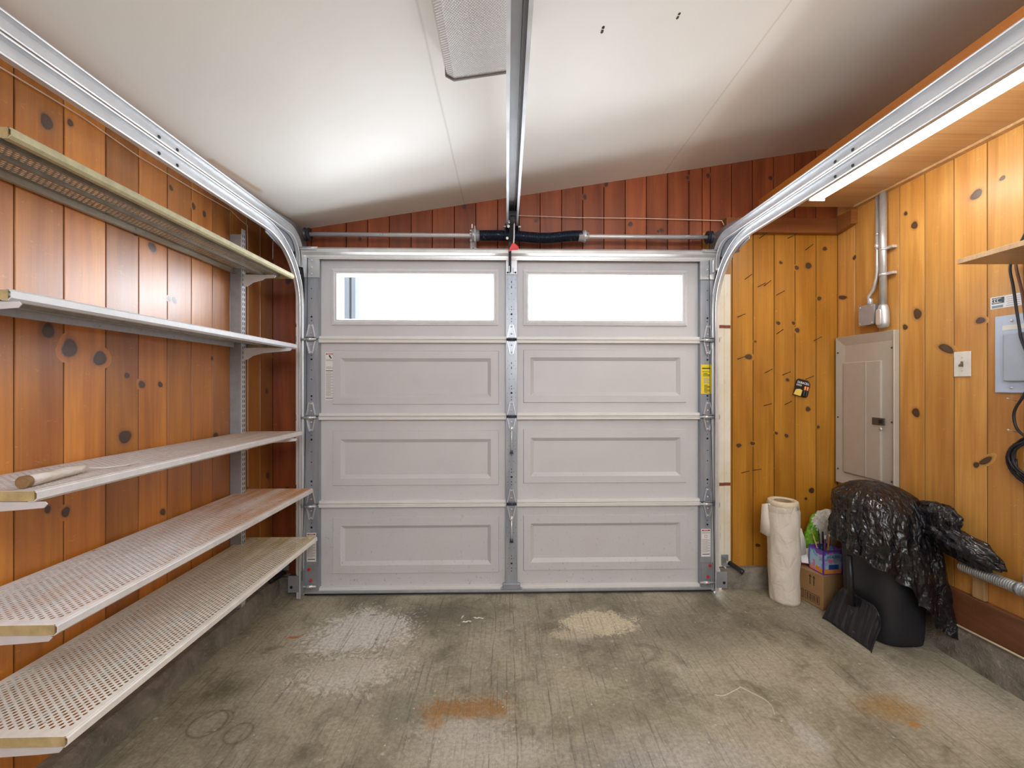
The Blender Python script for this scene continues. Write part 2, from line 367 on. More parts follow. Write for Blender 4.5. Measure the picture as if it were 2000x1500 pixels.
for px, py, rx, ry, e, n_, k, s_, cc in (
        (860, 1200, .46, .22, .5, None, .65, .8, (.110, .098, .070)), (1330, 1230, .5, .32, .5, None, .60, .8, (.120, .106, .075)), (780, 1385, .12, .12, .3, None, .4, .5, (.13, .122, .10)),
        (705, 1235, .26, .23, 2.6, raggy, .9, .40, (.80, .76, .69)), (680, 1310, .28, .15, 2.6, raggy, .75, .4, (.74, .70, .62)), (1170, 1217, .215, .105, 2.0, raggy, .95, .22, (.72, .64, .46)), (1120, 1240, .14, .05, 2.2, raggy, .8, .3, (.62, .55, .40)),
        (1120, 1330, .14, .08, .9, mid, .5, .5, (.42, .37, .27)), (1600, 1210, .30, .16, .5, mid, .6, .8, (.40, .36, .28)), (1840, 1370, .34, .24, 1.2, raggy, .75, .9, (.58, .53, .43)), (1790, 1260, .2, .3, .5, mid, .4, .9, (.42, .38, .3)),
        (1740, 1380, .16, .10, 1.8, raggy, .65, .7, (.42, .25, .06)), (1785, 1415, .03, .02, .8, mid, .8, .6, (.50, .20, .03)), (905, 1385, .18, .075, 2.8, raggy, .9, .45, (.36, .185, .055)), (890, 1425, .20, .07, 2.2, raggy, .6, .5, (.62, .59, .53)), (850, 1412, .06, .06, 1.8, raggy, .7, .7, (.42, .23, .07)),
        (950, 1470, .35, .10, 1.4, raggy, .7, .8, (.60, .57, .50)), (1320, 1490, .45, .16, 1.0, raggy, .55, .9, (.56, .55, .54)), (1580, 1440, .05, .09, .9, streak2, .5, .5, (.58, .56, .52)), (640, 1300, .2, .1, .6, mid, .4, .8, (.45, .40, .28))):
    c = t.mix(blob(px, py, rx, ry, e, n_, k, s_), c, cc)
for px, py, r in ((406, 1413, .062), (466, 1432, .045), (425, 1408, .05)):                       # rings left by round cans
    q = atZ(px, py); a = t.math('SUBTRACT', X_, q.x); b = t.math('SUBTRACT', Y_, q.y)
    d = t.math('ABSOLUTE', t.math('SUBTRACT', t.math('SQRT', t.math('ADD', t.math('MULTIPLY', a, a), t.math('MULTIPLY', b, b))), r))
    c = t.mix(t.math('MULTIPLY', t.ramp(d, [(0.0, 1.0), (.004, .4), (.008, 0.0)]), .6), c, (.085, .075, .055))
c = t.mix(blob(395, 1418, .052, .04, .25, swirl, .6, .3), c, (.40, .37, .28))
c = t.mix(t.math('MULTIPLY', t.ramp(streak, [(.32, 1.0), (.46, 0.0)]), .46), c, (.065, .057, .040))
c = t.mix(t.math('MULTIPLY', t.ramp(streak2, [(.56, 0.0), (.75, 1.0)]), .22), c, (.40, .36, .28))
c = t.mix(t.math('MULTIPLY', t.ramp(cross, [(.62, 0.0), (.76, 1.0)]), .15), c, (.42, .38, .29))
vo = t.voro(p, 13); c = t.mix(t.math('MULTIPLY', t.ramp(t.math('ADD', vo, t.math('MULTIPLY', t.math('SUBTRACT', fine, .5), .25)), [(.07, 1.0), (.12, 0.0)]), t.math('MULTIPLY', t.math('GREATER_THAN', t.noise(p, 9, 1), .53), .8)), c, (.58, .53, .42)); vo = t.voro(p, 24); c = t.mix(t.math('MULTIPLY', t.ramp(vo, [(.05, 1.0), (.11, 0.0)]), t.math('GREATER_THAN', t.noise(p, 24, 1), .55)), c, (.66, .62, .54))
c = t.mix(t.math('MULTIPLY', t.ramp(fine, [(.42, 0.0), (.62, 1.0)]), .30), c, (.10, .088, .060)); c = t.mix(t.math('MULTIPLY', t.ramp(fine, [(.28, 1.0), (.42, 0.0)]), .25), c, (.60, .56, .46))
for x_ in (-.035, .065, .20):                                                              # saw-straight hairline cracks
    d = t.math('ABSOLUTE', t.math('SUBTRACT', t.math('ADD', X_, t.math('MULTIPLY', t.noise(cvec(2, 2), 1.0, 5, .65), .06)), x_))
    c = t.mix(t.math('MULTIPLY', t.ramp(d, [(0.0, 1.0), (.0025, 0.0)]), t.math('MULTIPLY', t.ramp(mid, [(.40, 0.0), (.55, 1.0)]), .6)), c, (.06, .053, .04))
h = t.math('ADD', t.math('MULTIPLY', streak, .6), t.math('ADD', t.math('MULTIPLY', mid, .5), t.math('MULTIPLY', fine, .3)))
M_FLOOR = t.bsdf(c, t.math('ADD', .38, t.math('MULTIPLY', mid, .35)), spec=.4, normal=t.bump(h, .35, .006))
mb = MB(); mb.box(XL - .1, XR + .1, YR - .1, YB + .25, -.12, 0)
struct(mb.build('floor', M_FLOOR), 'stained grey concrete garage floor', 'floor')
# foundation kerbs ----------------------------------------------------
t = NT('rough_kerb_concrete'); p = t.geo(); a = t.noise(p, 9, 6, .7, .5); b = t.noise(p, 45, 5, .7)
c = t.mix(t.ramp(a, [(.3, 0.0), (.7, 1.0)]), (.125, .110, .088), (.33, .29, .235))
c = t.mix(t.math('MULTIPLY', t.ramp(b, [(.55, 0.0), (.7, 1.0)]), .4), c, (.42, .39, .34))
M_KERB = t.bsdf(c, .85, normal=t.bump(t.math('ADD', a, b), .8, .012))
def kerb(name, p0, p1, inward, w, h, label):
    mb = MB(); p0, p1, nn = Vector(p0), Vector(p1), Vector(inward); n = max(2, int((p1 - p0).length / .03)); rs = []
    for i in range(n + 1):
        q = p0.lerp(p1, i / n); j = lambda s: (noise.noise(q * 11 + Vector((s, s * 2, 0))) * .008)
        rs.append([q, q + nn * (w + j(1)), q + nn * (w * .92 + j(2)) + Vector((0, 0, h * .82)), q + nn * (w * .7) + Vector((0, 0, h + j(3) * .5)), q + Vector((0, 0, h))])
    mb.rings(rs, 0, False)
    return struct(mb.build(name, M_KERB), label, 'kerb')
kerb('baseboard_left', (XL - .02, YR, 0), (XL - .02, YB - .02, 0), (1, 0, 0), .095, .092, 'rough concrete kerb under the lowest perforated shelf')
kerb('baseboard_right', (XR + .02, YR, 0), (XR + .02, YB - .02, 0), (-1, 0, 0), .055, .155, 'rough concrete kerb under the dark base plank')
kerb('baseboard_back', (DR + .06, YB + .02, 0), (XR, YB + .02, 0), (0, -1, 0), .072, .122, 'crumbling concrete kerb behind the paper roll')
kerb('baseboard_back', (XL, YB + .02, 0), (DL - .03, YB + .02, 0), (0, -1, 0), .072, .09, 'short concrete kerb between shelves and garage door')
mb = MB(); mb.box(XR - .022, XR + .05, YR, YB, .158, .315); mb.at['board'] = {i: .4 for i in range(8)}
struct(mb.build('baseboard_right', W_DARK, bevel=.004), 'dark brown plank along the foot of the honey pine wall', 'baseboard')
# jamb strips ---------------------------------------------------------
t = NT('flaking_cream_paint'); p = t.obj(); a = t.noise(t.scale(p, (1, 1, .25)), 40, 5, .7, .4); sp = t.n('SeparateXYZ'); t.lk(p, sp.inputs[0])
c = t.mix(t.ramp(t.noise(p, 6, 3), [(.35, 0.0), (.7, 1.0)]), (.72, .66, .50), (.80, .77, .66)); c = t.mix(t.math('MULTIPLY', t.ramp(a, [(.62, 0.0), (.72, 1.0)]), .6), c, (.30, .22, .12))
for z in (atY(1415, 638, 2.53).z, atY(1415, 946, 2.53).z):
    c = t.mix(t.ramp(t.math('ABSOLUTE', t.math('SUBTRACT', sp.outputs[2], z)), [(0.0, 1.0), (.010, 1.0), (.012, 0.0)]), c, (.20, .05, .025))
M_CREAM = t.bsdf(c, .6)
z0, z1 = .125, atY(1415, 535, 2.53).z
for (pa, pb, th, lab) in ((1404, 1414.5, .020, 'inner cream jamb strip with brown bands touching the door track'), (1415.5, 1428, .014, 'outer cream jamb strip with brown bands beside amber boards')):
    mb = MB(); mb.box(atY(pa, 752, 2.53).x, atY(pb, 752, 2.53).x, YB - th, YB - .0005, z0, z1); struct(mb.build('trim_1', M_CREAM, bevel=.002), lab, 'trim')
mb = MB(); mb.box(atY(577, 752, 2.53).x, atY(584, 752, 2.53).x, YB - .018, YB - .0005, .10, atY(580, 505, 2.53).z)
struct(mb.build('trim_2', M_CREAM, bevel=.002), 'narrow cream jamb strip between shelves and garage door', 'trim')
mb = MB()                                                            # timber lining of the opening
for x in (OL, OR):
    s = -1 if x < 0 else 1; mb.box(min(x, x + s * .06), max(x, x + s * .06), YB + .0955, YB + .20, 0, OT + .05)
mb.box(OL - .06, OR + .06, YB + .0955, YB + .20, OT, OT + .08)
struct(mb.build('trim_3', W_RED), 'dark red timber lining of the garage door opening', 'trim')
# ------------------------------------------------------------------ garage door
dx = lambda px: atY(px, 752, YD).x
dz = lambda py: CH + (PY0 - py) / 320.0
t = NT('grey_door_enamel'); p = t.geo(); sp = t.n('SeparateXYZ'); t.lk(p, sp.inputs[0])
g1 = t.noise(t.scale(p, (6, 6, 90)), 1.0, 3, .6, .5); g2 = t.noise(p, 55, 5, .75); g3 = t.noise(p, 3, 3)
low = t.ramp(sp.outputs[2], [(0.0, 1.0), (.25, .7), (.55, .35), (1.0, .08)])                # splashed dirt towards the sill
c = t.mix(t.ramp(g3, [(.3, 0.0), (.7, 1.0)]), (.555, .555, .575), (.61, .61, .625))
spk = t.math('MULTIPLY', t.ramp(g2, [(.60, 0.0), (.68, 1.0)]), low)
c = t.mix(t.math('MULTIPLY', spk, .75), c, (.17, .13, .09))
c = t.mix(t.math('MULTIPLY', t.math('MULTIPLY', t.ramp(g3, [(.45, 0.0), (.65, 1.0)]), low), .28), c, (.42, .36, .28))
M_DOOR = t.bsdf(c, .45, normal=t.bump(g1, .10, .002))
M_RAIL = plain('door_rail_enamel', (.74, .735, .72), .4, 0, .04, 12)
t = NT('stile_steel'); p = t.geo(); g = t.noise(t.scale(p, (20, 20, 2.5)), 1.0, 4, .6)
M_STILE = t.bsdf(t.mix(t.ramp(g, [(.3, 0.0), (.7, 1.0)]), (.25, .285, .34), (.42, .44, .47)), .40, .35)
t = NT('window_glass'); tr = t.n('BsdfTransparent'); gl = t.n('BsdfGlossy'); gl.inputs['Roughness'].default_value = .03; mx = t.n('MixShader')
lw = t.n('LayerWeight'); lw.inputs[0].default_value = .25; tr.inputs[0].default_value = (.97, .985, 1, 1)
t.lk(t.math('MULTIPLY', lw.outputs['Fresnel'], .6), mx.inputs[0]); t.lk(tr.outputs[0], mx.inputs[1]); t.lk(gl.outputs[0], mx.inputs[2]); t.lk(mx.outputs[0], t.out.inputs[0]); M_GLASS = t.m
door = thing('door_1', ((DL + DR) / 2, YD, 0), 'closed grey sectional garage door with two windows', 'garage door', kind='structure')
XA, XM0, XM1, XB = dx(627), dx(988), dx(1010), dx(1363)
joints = [dz(1146), dz(980), dz(812), dz(664), 2.045]
def ring(mb, A, ya, B, yb, m=0):
    """four faces between rectangle A at depth ya and rectangle B at depth yb; rectangles are (x0, x1, z0, z1)"""
    P = lambda R, y: [(R[0], y, R[2]), (R[1], y, R[2]), (R[1], y, R[3]), (R[0], y, R[3])]
    a, b = P(A, ya), P(B, yb)
    for k in range(4): mb.poly([a[k], a[(k + 1) % 4], b[(k + 1) % 4], b[k]], m)
def inset(R, d): return (R[0] + d, R[1] - d, R[2] + d, R[3] - d)
rows = [None, (1008, 1117, 1024, 1101), (840, 947, 857, 933), (685, 790, 700, 776)]
M_HOLES = [M_STILE, BLACKHOLE]
def stile(x0, x1, z0, z1, parent, centre=False, seed=0):
    mb = MB(); y1, y0 = YD, YD - .032
    mb.box(x0, x1, y0, y1, z0, z1)
    mb.box(x0, x0 + .003, y0 - .001, y0, z0, z1); mb.box(x1 - .003, x1, y0 - .001, y0, z0, z1)
    xm = (x0 + x1) / 2; h = z1 - z0
    spots = [(0, .30, .0062), (0, .245, .003), (0, .355, .003), (0, .39, .003), (0, .21, .003), (0, .62, .0026), (0, .55, .0026)] if centre else [(0, .26, .0062), (0, .215, .0035), (0, .17, .003), (0, .48, .0035), (0, .74, .0062), (0, .79, .003), (0, .60, .003)]
    if centre: spots += [(s * .024, q, .0018) for s in (-1, 1) for q in (.30, .62, .72, .24)] + [(s * .014, q, .0018) for s in (-1, 1) for q in (.36, .48, .66)]
    for ox, q, r in spots: mb.disc((xm + ox, y0 - .0016, z0 + h * q), (0, -1, 0), r, 1, 10)
    if centre:
        for q in (.68, .62): mb.box(xm - .002, xm + .002, y0 - .0018, y0 - .001, z0 + h * q, z0 + h * q + .012, 1)
    return mb.build('stile', M_HOLES, parent)
WINS = []
for i in range(4):
    z0, z1 = joints[i], joints[i + 1]; mb = MB()
    bays = [(XA, XM0), (XM1, XB)]
    for b, (xa, xb) in enumerate(bays):
        bay = (xa, xb, z0, z1)
        if i < 3:
            o0, o1, i0, i1 = rows[i + 1]
            px = (650, 974.5, 666, 959) if b == 0 else (1022, 1340, 1036, 1328)
            if b == 1: o0, o1, i0, i1 = o0 - 2, o1 - 3, i0 - 2, i1 - 3
            A = (dx(px[0]), dx(px[1]), dz(o1), dz(o0)); B = inset(A, .004); C = (dx(px[2]), dx(px[3]), dz(i1), dz(i0)); D = inset(C, .021)
            ring(mb, bay, YD, A, YD); ring(mb, A, YD, B, YD - .008); ring(mb, B, YD - .008, C, YD - .008); ring(mb, C, YD - .008, D, YD + .010)
            mb.poly([(D[0], YD + .010, D[2]), (D[1], YD + .010, D[2]), (D[1], YD + .010, D[3]), (D[0], YD + .010, D[3])])
        else:
            px = (653, 970) if b == 0 else (1026, 1337)
            H = (dx(px[0]), dx(px[1]), dz(632), dz(531)); ring(mb, bay, YD, H, YD); ring(mb, H, YD, H, YD + .046); ring(mb, H, YD + .046, bay, YD + .046); WINS.append(H)
    if i < 3: mb.box(DL, DR, YD + .044, YD + .048, z0, z1)                                     # outer skin
    for x0, x1 in ((DL, XA), (XM0, XM1), (XB, DR)): mb.box(x0, x1, YD - .002, YD + .0475, z0, z1)
    sec = mb.build('door_section', M_DOOR, door)
    mb = MB()                                                                                 # folded edges that meet at the joints
    for xa, xb in bays:
        if i < 3: mb.box(xa - .004, xb + .004, YD - .030, YD + .002, z1 - .021, z1 - .001); mb.box(xa - .004, xb + .004, YD - .034, YD - .030, z1 - .006, z1 - .001)
        if i > 0: mb.box(xa - .004, xb + .004, YD - .026, YD + .002, z0 + .001, z0 + .019)
        else: mb.box(xa - .03, xb + .03, YD - .026, YD + .002, z0, z0 + .018)
    if mb.v: mb.build('edge_rail', M_RAIL, sec, bevel=.002)
    tz = z1 - (.003 if i < 3 else .012)
    stile(DL, XA, z0 + .003, tz, sec, False, i); stile(XB, DR, z0 + .003, tz, sec, False, i); stile(XM0, XM1, z0 + .003, tz, sec, True, i)
    if i == 3:
        for H in WINS:
            fr = MB(); O = inset(H, -.012); R1 = inset(O, .016); R2 = inset(O, .020); R3 = inset(O, .030); R4 = inset(O, .036); R5 = inset(O, .0395)
            ring(fr, O, YD + .001, O, YD - .010); ring(fr, O, YD - .010, R1, YD - .016); ring(fr, R1, YD - .016, R2, YD - .010); ring(fr, R2, YD - .010, R3, YD - .012)
            ring(fr, R3, YD - .012, R4, YD + .004); ring(fr, R4, YD + .004, R5, YD + .016); ring(fr, R5, YD + .016, R5, YD + .040)
            fr.build('window_frame', plain('window_frame_plastic', (.70, .71, .73), .4, 0, .06), sec)
            g = MB(); R6 = inset(R5, -.004); g.box(R6[0], R6[1], YD + .020, YD + .026, R6[2], R6[3]); g.build('window_pane', M_GLASS, sec)
# bottom retainer and rubber seal
mb = MB(); mb.box(DL, DR, YD - .034, YD + .040, joints[0] - .014, joints[0] + .002); mb.build('bottom_retainer', plain('grey_aluminium', (.42, .43, .45), .5, .3, .15), door, bevel=.002)
mb = MB(); n = 60
mb.rings([[(DL + (DR - DL) * k / n, YD - .006 + .032 * math.cos(a), .0105 + .0095 * math.sin(a)) for a in [2 * PI * j / 10 for j in range(10)]] for k in range(n + 1)])
mb.build('bottom_seal', BLACK, door)
# hinges ------------------------------------------------------------------
def hinge(w, end):
    mb = MB(); y = 0.0
    for s in (1, -1):
        pl = [(-w * .5, y, s * .012), (w * .5, y, s * .012), (w * .22, y, s * .085), (w * .12, y, s * .094), (-w * .12, y, s * .094), (-w * .22, y, s * .085)]
        if s < 0: pl = pl[::-1]
        mb.prism(pl, (0, -.0035, 0))
        for q in (-1, 1):                                                                    # turned-up edges
            a, b = Vector((q * w * .5, -.003, s * .010)), Vector((q * w * .2, -.003, s * .086))
            mb.prism([a, b, b + Vector((-q * .004, 0, 0)), a + Vector((-q * .004, 0, 0))], (0, -.010, 0), 1)
        mb.dome((0, -.0035, s * .078), (0, -1, 0), .0055, .005, 1); mb.dome((0, -.0035, s * .034), (0, -1, 0), .0055, .005, 1)
    mb.tube([(-w * .55, -.013, 0), (w * .55, -.013, 0)], .0075, 12, 2)
    if end:
        mb.box(-w * .5, w * .5, -.032, -.004, -.012, -.009, 2); mb.box(-w * .5, w * .5, -.032, -.004, .009, .012, 2)
    return mb.build('hinge', [plain('hinge_steel', (.36, .38, .42), .35, .5, .12), STEEL, GALV_D if end else DARK_STEEL], door)
hc = hinge(.054, False); he = hinge(.056, True); first = {'c': True, 'e': True}
for i in (1, 2, 3):
    for k, src, x in (('e', he, (DL + XA) / 2), ('c', hc, (XM0 + XM1) / 2), ('e', he, (XB + DR) / 2)):
        o = src if first[k] else src.copy()
        if not first[k]: col.objects.link(o)
        first[k] = False; o.location = (x, YD - .033, joints[i] - .001)
# rollers in the tracks
XTL, XTR, YT = -1.215, 1.253, 2.44
def roller(sg):
    mb = MB(); mb.tube([(-sg * .085, 0, 0), (sg * .012, 0, 0)], .0055, 10); mb.lathe([(.004, -.006), (.021, -.006), (.0225, 0), (.021, .006), (.004, .006)], (sg * .018, 0, 0), (1, 0, 0), 18, 1)
    mb.tube([(-sg * .062, 0, 0), (-sg * .03, 0, 0)], .009, 10); return mb.build('roller', [STEEL, plain('grey_nylon', (.30, .30, .31), .5)], door)
for sg, xt in ((-1, XTL), (1, XTR)):
    src = roller(sg)
    for k, z in enumerate((joints[1], joints[2], joints[3], .075, 2.065)):
        o = src if k == 0 else src.copy()
        if k: col.objects.link(o)
        o.location = (xt + sg * -.004, YT if k < 4 else YT - .01, z - .004)
# top fixtures and strut
for sg, x0 in ((-1, DL), (1, DR)):
    mb = MB(); x1 = x0 - sg * .09; a, b = min(x0, x1), max(x0, x1)
    mb.box(a, b, YD - .040, YD - .033, 1.90, 2.03); mb.prism([(x0 - sg * .004, YD - .04, 1.90), (x0 - sg * .004, YD - .085, 2.05), (x0 - sg * .004, YD - .04, 2.07)], (sg * .003, 0, 0))
    mb.box(a, b, YD - .09, YD - .035, 2.052, 2.057); mb.tube([(a, YD - .062, 2.068), (b, YD - .062, 2.068)], .008, 10, 1)
    for z in (1.92, 1.96, 2.0): mb.dome(((a + b) / 2, YD - .04, z), (0, -1, 0), .006, .005, 1)
    mb.build('top_bracket', [GALV, STEEL], door)
mb = MB(); F = 2.430
prof = [(YD - .033, dz(512)), (YD - .033, dz(512) + .004), (F + .024, dz(512) + .006), (F + .022, dz(505)), (F, dz(503) + .004), (F, dz(497) + .004), (F + .012, dz(497) + .016), (YD - .010, dz(497) + .024), (YD - .010, dz(497) + .020), (F + .014, dz(497) + .012), (F + .005, dz(497)), (F + .005, dz(503) + .002), (F + .026, dz(505) - .003), (F + .028, dz(512))]
mb.prism([(DL + .003, y, z) for y, z in prof], (DR - DL - .006, 0, 0))
for k in range(40): mb.disc((DL + .05 + k * (DR - DL - .1) / 39, F + .0235, dz(508)), (0, -1, -.05), .0045, 1, 8)
mb.build('strut', [plain('strut_steel', (.70, .70, .69), .35, .35, .12, 10), BLACKHOLE], door)
# bottom corner brackets with red bolts
for sg, x0, x1 in ((-1, DL, XA), (1, XB, DR)):
    mb = MB(); y = YD - .034; mb.box(x0 + .004, x1 - .002, y - .004, y, dz(1146), dz(1097))
    mb.box(x0 if sg < 0 else x1 - .006, x0 + .006 if sg < 0 else x1, y - .045, y, dz(1146), dz(1102)); xm = (x0 + x1) / 2
    for ox, pz in ((.012 * sg, 1103), (0, 1124), (-.002, 1137)): mb.lathe([(.0095, 0), (.0095, .006), (.007, .009), (.0001, .0095)], (xm + ox, y - .004, dz(pz)), (0, -1, 0), 6, 1, False)
    mb.build('bottom_bracket', [GALV_D, RED], door)
# stiffening rods on the centre stile and the seam foot
for z0, z1 in ((dz(880), dz(836)), (dz(1050), dz(1008))):
    mb = MB(); xm = (XM0 + XM1) / 2; y = YD - .034
    mb.tube([(xm, y - .014, z0), (xm, y - .016, z1)], .0045, 10); mb.lathe([(.003, -.012), (.010, -.008), (.012, 0), (.008, .012), (.003, .016)], (xm, y - .014, z1), (0, 0, 1), 12, 1); mb.box(xm - .009, xm + .009, y - .014, y, z1 - .006, z1 + .006, 1)
    mb.prism([(xm - .011, y, z0 - .012), (xm + .011, y, z0 - .012), (xm + .004, y, z0 + .012), (xm - .004, y, z0 + .012)], (0, -.018, 0), 2); mb.build('lock_rod', [STEEL, STEEL, DARK_STEEL], door)
mb = MB(); xm = (XM0 + XM1) / 2; mb.box(XM0 - .018, XM1 + .018, YD - .045, YD - .026, dz(1144), dz(1133)); mb.box(XM0 - .03, XM1 + .03, YD - .040, YD - .026, dz(1146), dz(1142)); mb.build('stile_foot', GALV_D, door, bevel=.003)
# stickers: white warning on the left bay, yellow tag, two white labels low on the end stiles
def sticker(name, label, pxa, pxb, pya, pyb, y, mat, bars, words_=()):
    x0, x1, z0, z1 = dx(pxa), dx(pxb), dz(pyb), dz(pya); w, h = x1 - x0, z1 - z0
    mb = MB(); mb.box(x0, x1, y - .0008, y, z0, z1)
    for m, u0, u1, v0, v1 in bars: mb.box(x0 + w * u0, x0 + w * u1, y - .0014, y - .0007, z1 - h * v1, z1 - h * v0, m)
    o = mb.build(name, [mat, INK, GREY_INK, RED_INK, plain('green_ink', (.12, .22, .13), .7)], door); o['label'] = label
    for s, u, v, sz, mm in words_: text('lettering', s, mm, sz * h, frame_M((x0 + w * u, y - .0016, z1 - h * v), (1, 0, 0), (0, 0, 1)), o)
    return o
lines = lambda v0, v1, n, m=2, a=.08, b=.92: [(m, a, b - .25 * ((k * 7) % 3 == 0), v0 + (v1 - v0) * k / n, v0 + (v1 - v0) * (k + .45) / n) for k in range(n)]
sticker('warning_label', 'tall white warning label with small print', 635.5, 652.5, 689, 781, YD - .0005, PAPER, [(3, .08, .92, .02, .045), (1, .42, .56, .055, .08), (1, .46, .62, .075, .105), (1, .58, .72, .10, .13), (4, .06, .94, .375, .395), (1, .05, .95, .955, .968)] + lines(.145, .185, 3) + lines(.30, .35, 3) + lines(.42, .93, 26),
        [('WARNING', .5, .033, .022, PAPER)])
YEL = plain('yellow_label', (.85, .66, .03), .55, 0, .06)
sticker('warning_tag', 'yellow warning tag', 1364, 1384.5, 712, 769, YD - .0335, YEL, [(1, .1, .9, .115, .15)] + lines(.30, .42, 3, 1, .2, .85) + lines(.46, .66, 6, 2, .25, .85) + lines(.70, .98, 7, 1, .3, .85), [('IMPORTANT', .5, .25, .050, INK)])
for sg, a, b, z0, z1 in ((-1, 604.5, 622.5, 1034, 1089), (1, 1364.5, 1382.5, 1032, 1086)):
    sticker('stile_label', 'white safety label low on the end stile', a, b, z0, z1, YD - .0335, PAPER, [(3, .08, .92, .03, .075), (3, .35, .62, .22, .232), (3, .35, .62, .30, .312), (3, .35, .37, .22, .31), (3, .60, .62, .22, .31), (1, .12, .88, .90, .925)] + lines(.10, .18, 4) + lines(.36, .86, 16), [('WARNING', .5, .052, .036, PAPER)])
# ------------------------------------------------------------------ tracks
Cp = [(0, -.026), (0, .026), (.012, .026), (.020, .030), (.024, .030), (.026, .026), (.0245, .0225), (.0205, .0265), (.012, .0235), (.0022, .0235), (.0022, -.0235), (.012, -.0235), (.0205, -.0265), (.0245, -.0225), (.026, -.026), (.024, -.030), (.020, -.030), (.012, -.026)]
def arc(cy, cz, r, a0, a1, n): return [(0, cy + r * math.cos(a0 + (a1 - a0) * k / n), cz + r * math.sin(a0 + (a1 - a0) * k / n)) for k in range(n + 1)]
Cp = [(a * .9, b * .885) for a, b in Cp]
M_TRACK = plain('track_steel', (.70, .715, .735), .36, .4, .10, 9)
def track(sg, xt, zl, label):
    r = thing('door_track', (xt, YT, 0), label, 'door track'); off = .013
    pr = [(-sg * (a - off), b) for a, b in Cp]
    if sg > 0: pr = pr[::-1]
    R = .36; path = [(0, YT, .012), (0, YT, .6), (0, YT, zl - R - .1)] + arc(YT - R, zl - R, R, 0, PI / 2, 22) + [(0, 1.2, zl), (0, -1.5, zl)]
    mb = MB(); mb.sweep([(xt, y, z) for _, y, z in path], pr); mb.build('lower_track', M_TRACK, r)
    zu = zl + .0575; R2 = .13; path = [(0, 2.435, zu - R2 - .045)] + arc(2.435 - R2, zu - R2, R2, 0, PI / 2, 14) + [(0, 1.2, zu), (0, -1.5, zu)]
    mb = MB(); mb.sweep([(xt - sg * .0, y, z) for _, y, z in path], pr); mb.build('upper_track', M_TRACK, r)
    each('track_bolt', DARK_STEEL, r, [lambda m, y=y, z=z: m.dome((xt + sg * .0105, y, z), (-sg, 0, 0), .006, .004) for y in (1.55, 1.47, .3) for z in (zl, zu)])
    mb = MB(); x0 = xt + sg * .017                                                                # flag bracket plate against the wall
    pl = [(x0, 2.12, zl - .035), (x0, 2.12, zl + .095), (x0, 2.36, zl + .125), (x0, 2.548, zl + .125), (x0, 2.548, zl - .28), (x0, 2.47, zl - .30), (x0, 2.40, zl - .10)]
    if sg > 0: pl = pl[::-1]
    mb.prism(pl, (sg * .003, 0, 0)); mb.prism([(x0, 2.545, zl + .125), (x0, 2.545, zl - .28), (x0 + sg * .04, 2.545, zl - .28), (x0 + sg * .04, 2.545, zl + .125)], (0, .003, 0))
    for y, z in ((2.2, .03), (2.3, .05), (2.4, -.05), (2.43, .06), (2.47, -.15)): mb.disc((x0 - sg * .0008, y, zl + z), (-sg, 0, 0), .009, 1, 10)
    mb.build('flag_bracket', [GALV_D, BLACKHOLE], r)
    for z in (.12, .75, 1.35):                                                                    # jamb brackets down the vertical run
        mb = MB(); mb.box(min(xt + sg * .013, xt + sg * .017), max(xt + sg * .013, xt + sg * .017), YT - .01, 2.549, z, z + .07); mb.box(min(xt + sg * .013, xt + sg * .045), max(xt + sg * .013, xt + sg * .045), 2.544, 2.5488, z, z + .07)
        mb.build('jamb_bracket', GALV, r)
    mb = MB(); y = YT - .034; a, b = sorted((xt - sg * .005, xt + sg * .055)); mb.box(a, b, y, y + .004, .055, .15); mb.disc(((a + b) / 2 + sg * .012, y - .0006, .085), (0, -1, 0), .009, 1, 10); mb.build('foot_plate', [GALV_D, BLACKHOLE], r)
    return r
track(-1, XTL, 2.077, 'steel double track curving above the perforated shelves')
track(1, XTR, 2.062, 'steel double track curving below the loft edge')
# ------------------------------------------------------------------ torsion shaft, spring, cables
ZS, YS = 2.154, 2.455
sh = thing('torsion_shaft', (.03, YS, ZS), 'steel torsion shaft with black sagging spring above the garage door', 'spring shaft')
mb = MB(); mb.tube([(DL + .006, YS, ZS), (DR - .006, YS, ZS)], .0125, 16); mb.build('shaft', STEEL, sh)
sx = lambda px: atY(px, 752, YS).x
x0, x1 = sx(934), sx(1137); L = x1 - x0; turns = 84; seg = 14; pts = []
def sag(u): return -.010 * math.exp(-((u - .62) / .20) ** 2) + .004 * math.exp(-((u - .9) / .14) ** 2) + .002 * math.sin(u * 7)
N = turns * seg
for k in range(N + 1):
    u = k / N; a = 2 * PI * k / seg; pts.append((x0 + L * u, YS + .0275 * math.cos(a), ZS + sag(u) + .0275 * math.sin(a)))
t = NT('oiled_spring_wire'); p = t.geo(); g = t.noise(t.scale(p, (1, 1, 1)), 28, 4, .7)
M_SPRING = t.bsdf(t.mix(t.ramp(g, [(.62, 0.0), (.70, 1.0)]), (.012, .020, .040), (.45, .50, .56)), .35, .55)
mb = MB(); mb.tube(pts, .0043, 6); mb.build('spring', M_SPRING, sh)
mb = MB(); mb.lathe([(.014, -.006), (.038, -.006), (.040, .0), (.036, .012), (.030, .040), (.0131, .045)], (x0 - .030, YS, ZS), (1, 0, 0), 20)
for a in range(0, 360, 90): mb.dome((x0 - .036, YS + .03 * math.cos(math.radians(a)), ZS + .03 * math.sin(math.radians(a))), (-1, 0, 0), .007, .014, 1)
mb.box(x0 - .036, x0 - .030, YS - .045, YS - .030, ZS + .028, ZS + .052, 1); mb.build('anchor_cone', [GALV_D, STEEL], sh)
mb = MB(); mb.lathe([(.0131, -.035), (.030, -.030), (.031, -.004), (.036, .0), (.036, .012), (.026, .020), (.024, .030), (.0131, .030)], (x1 + .008, YS, ZS), (1, 0, 0), 20)
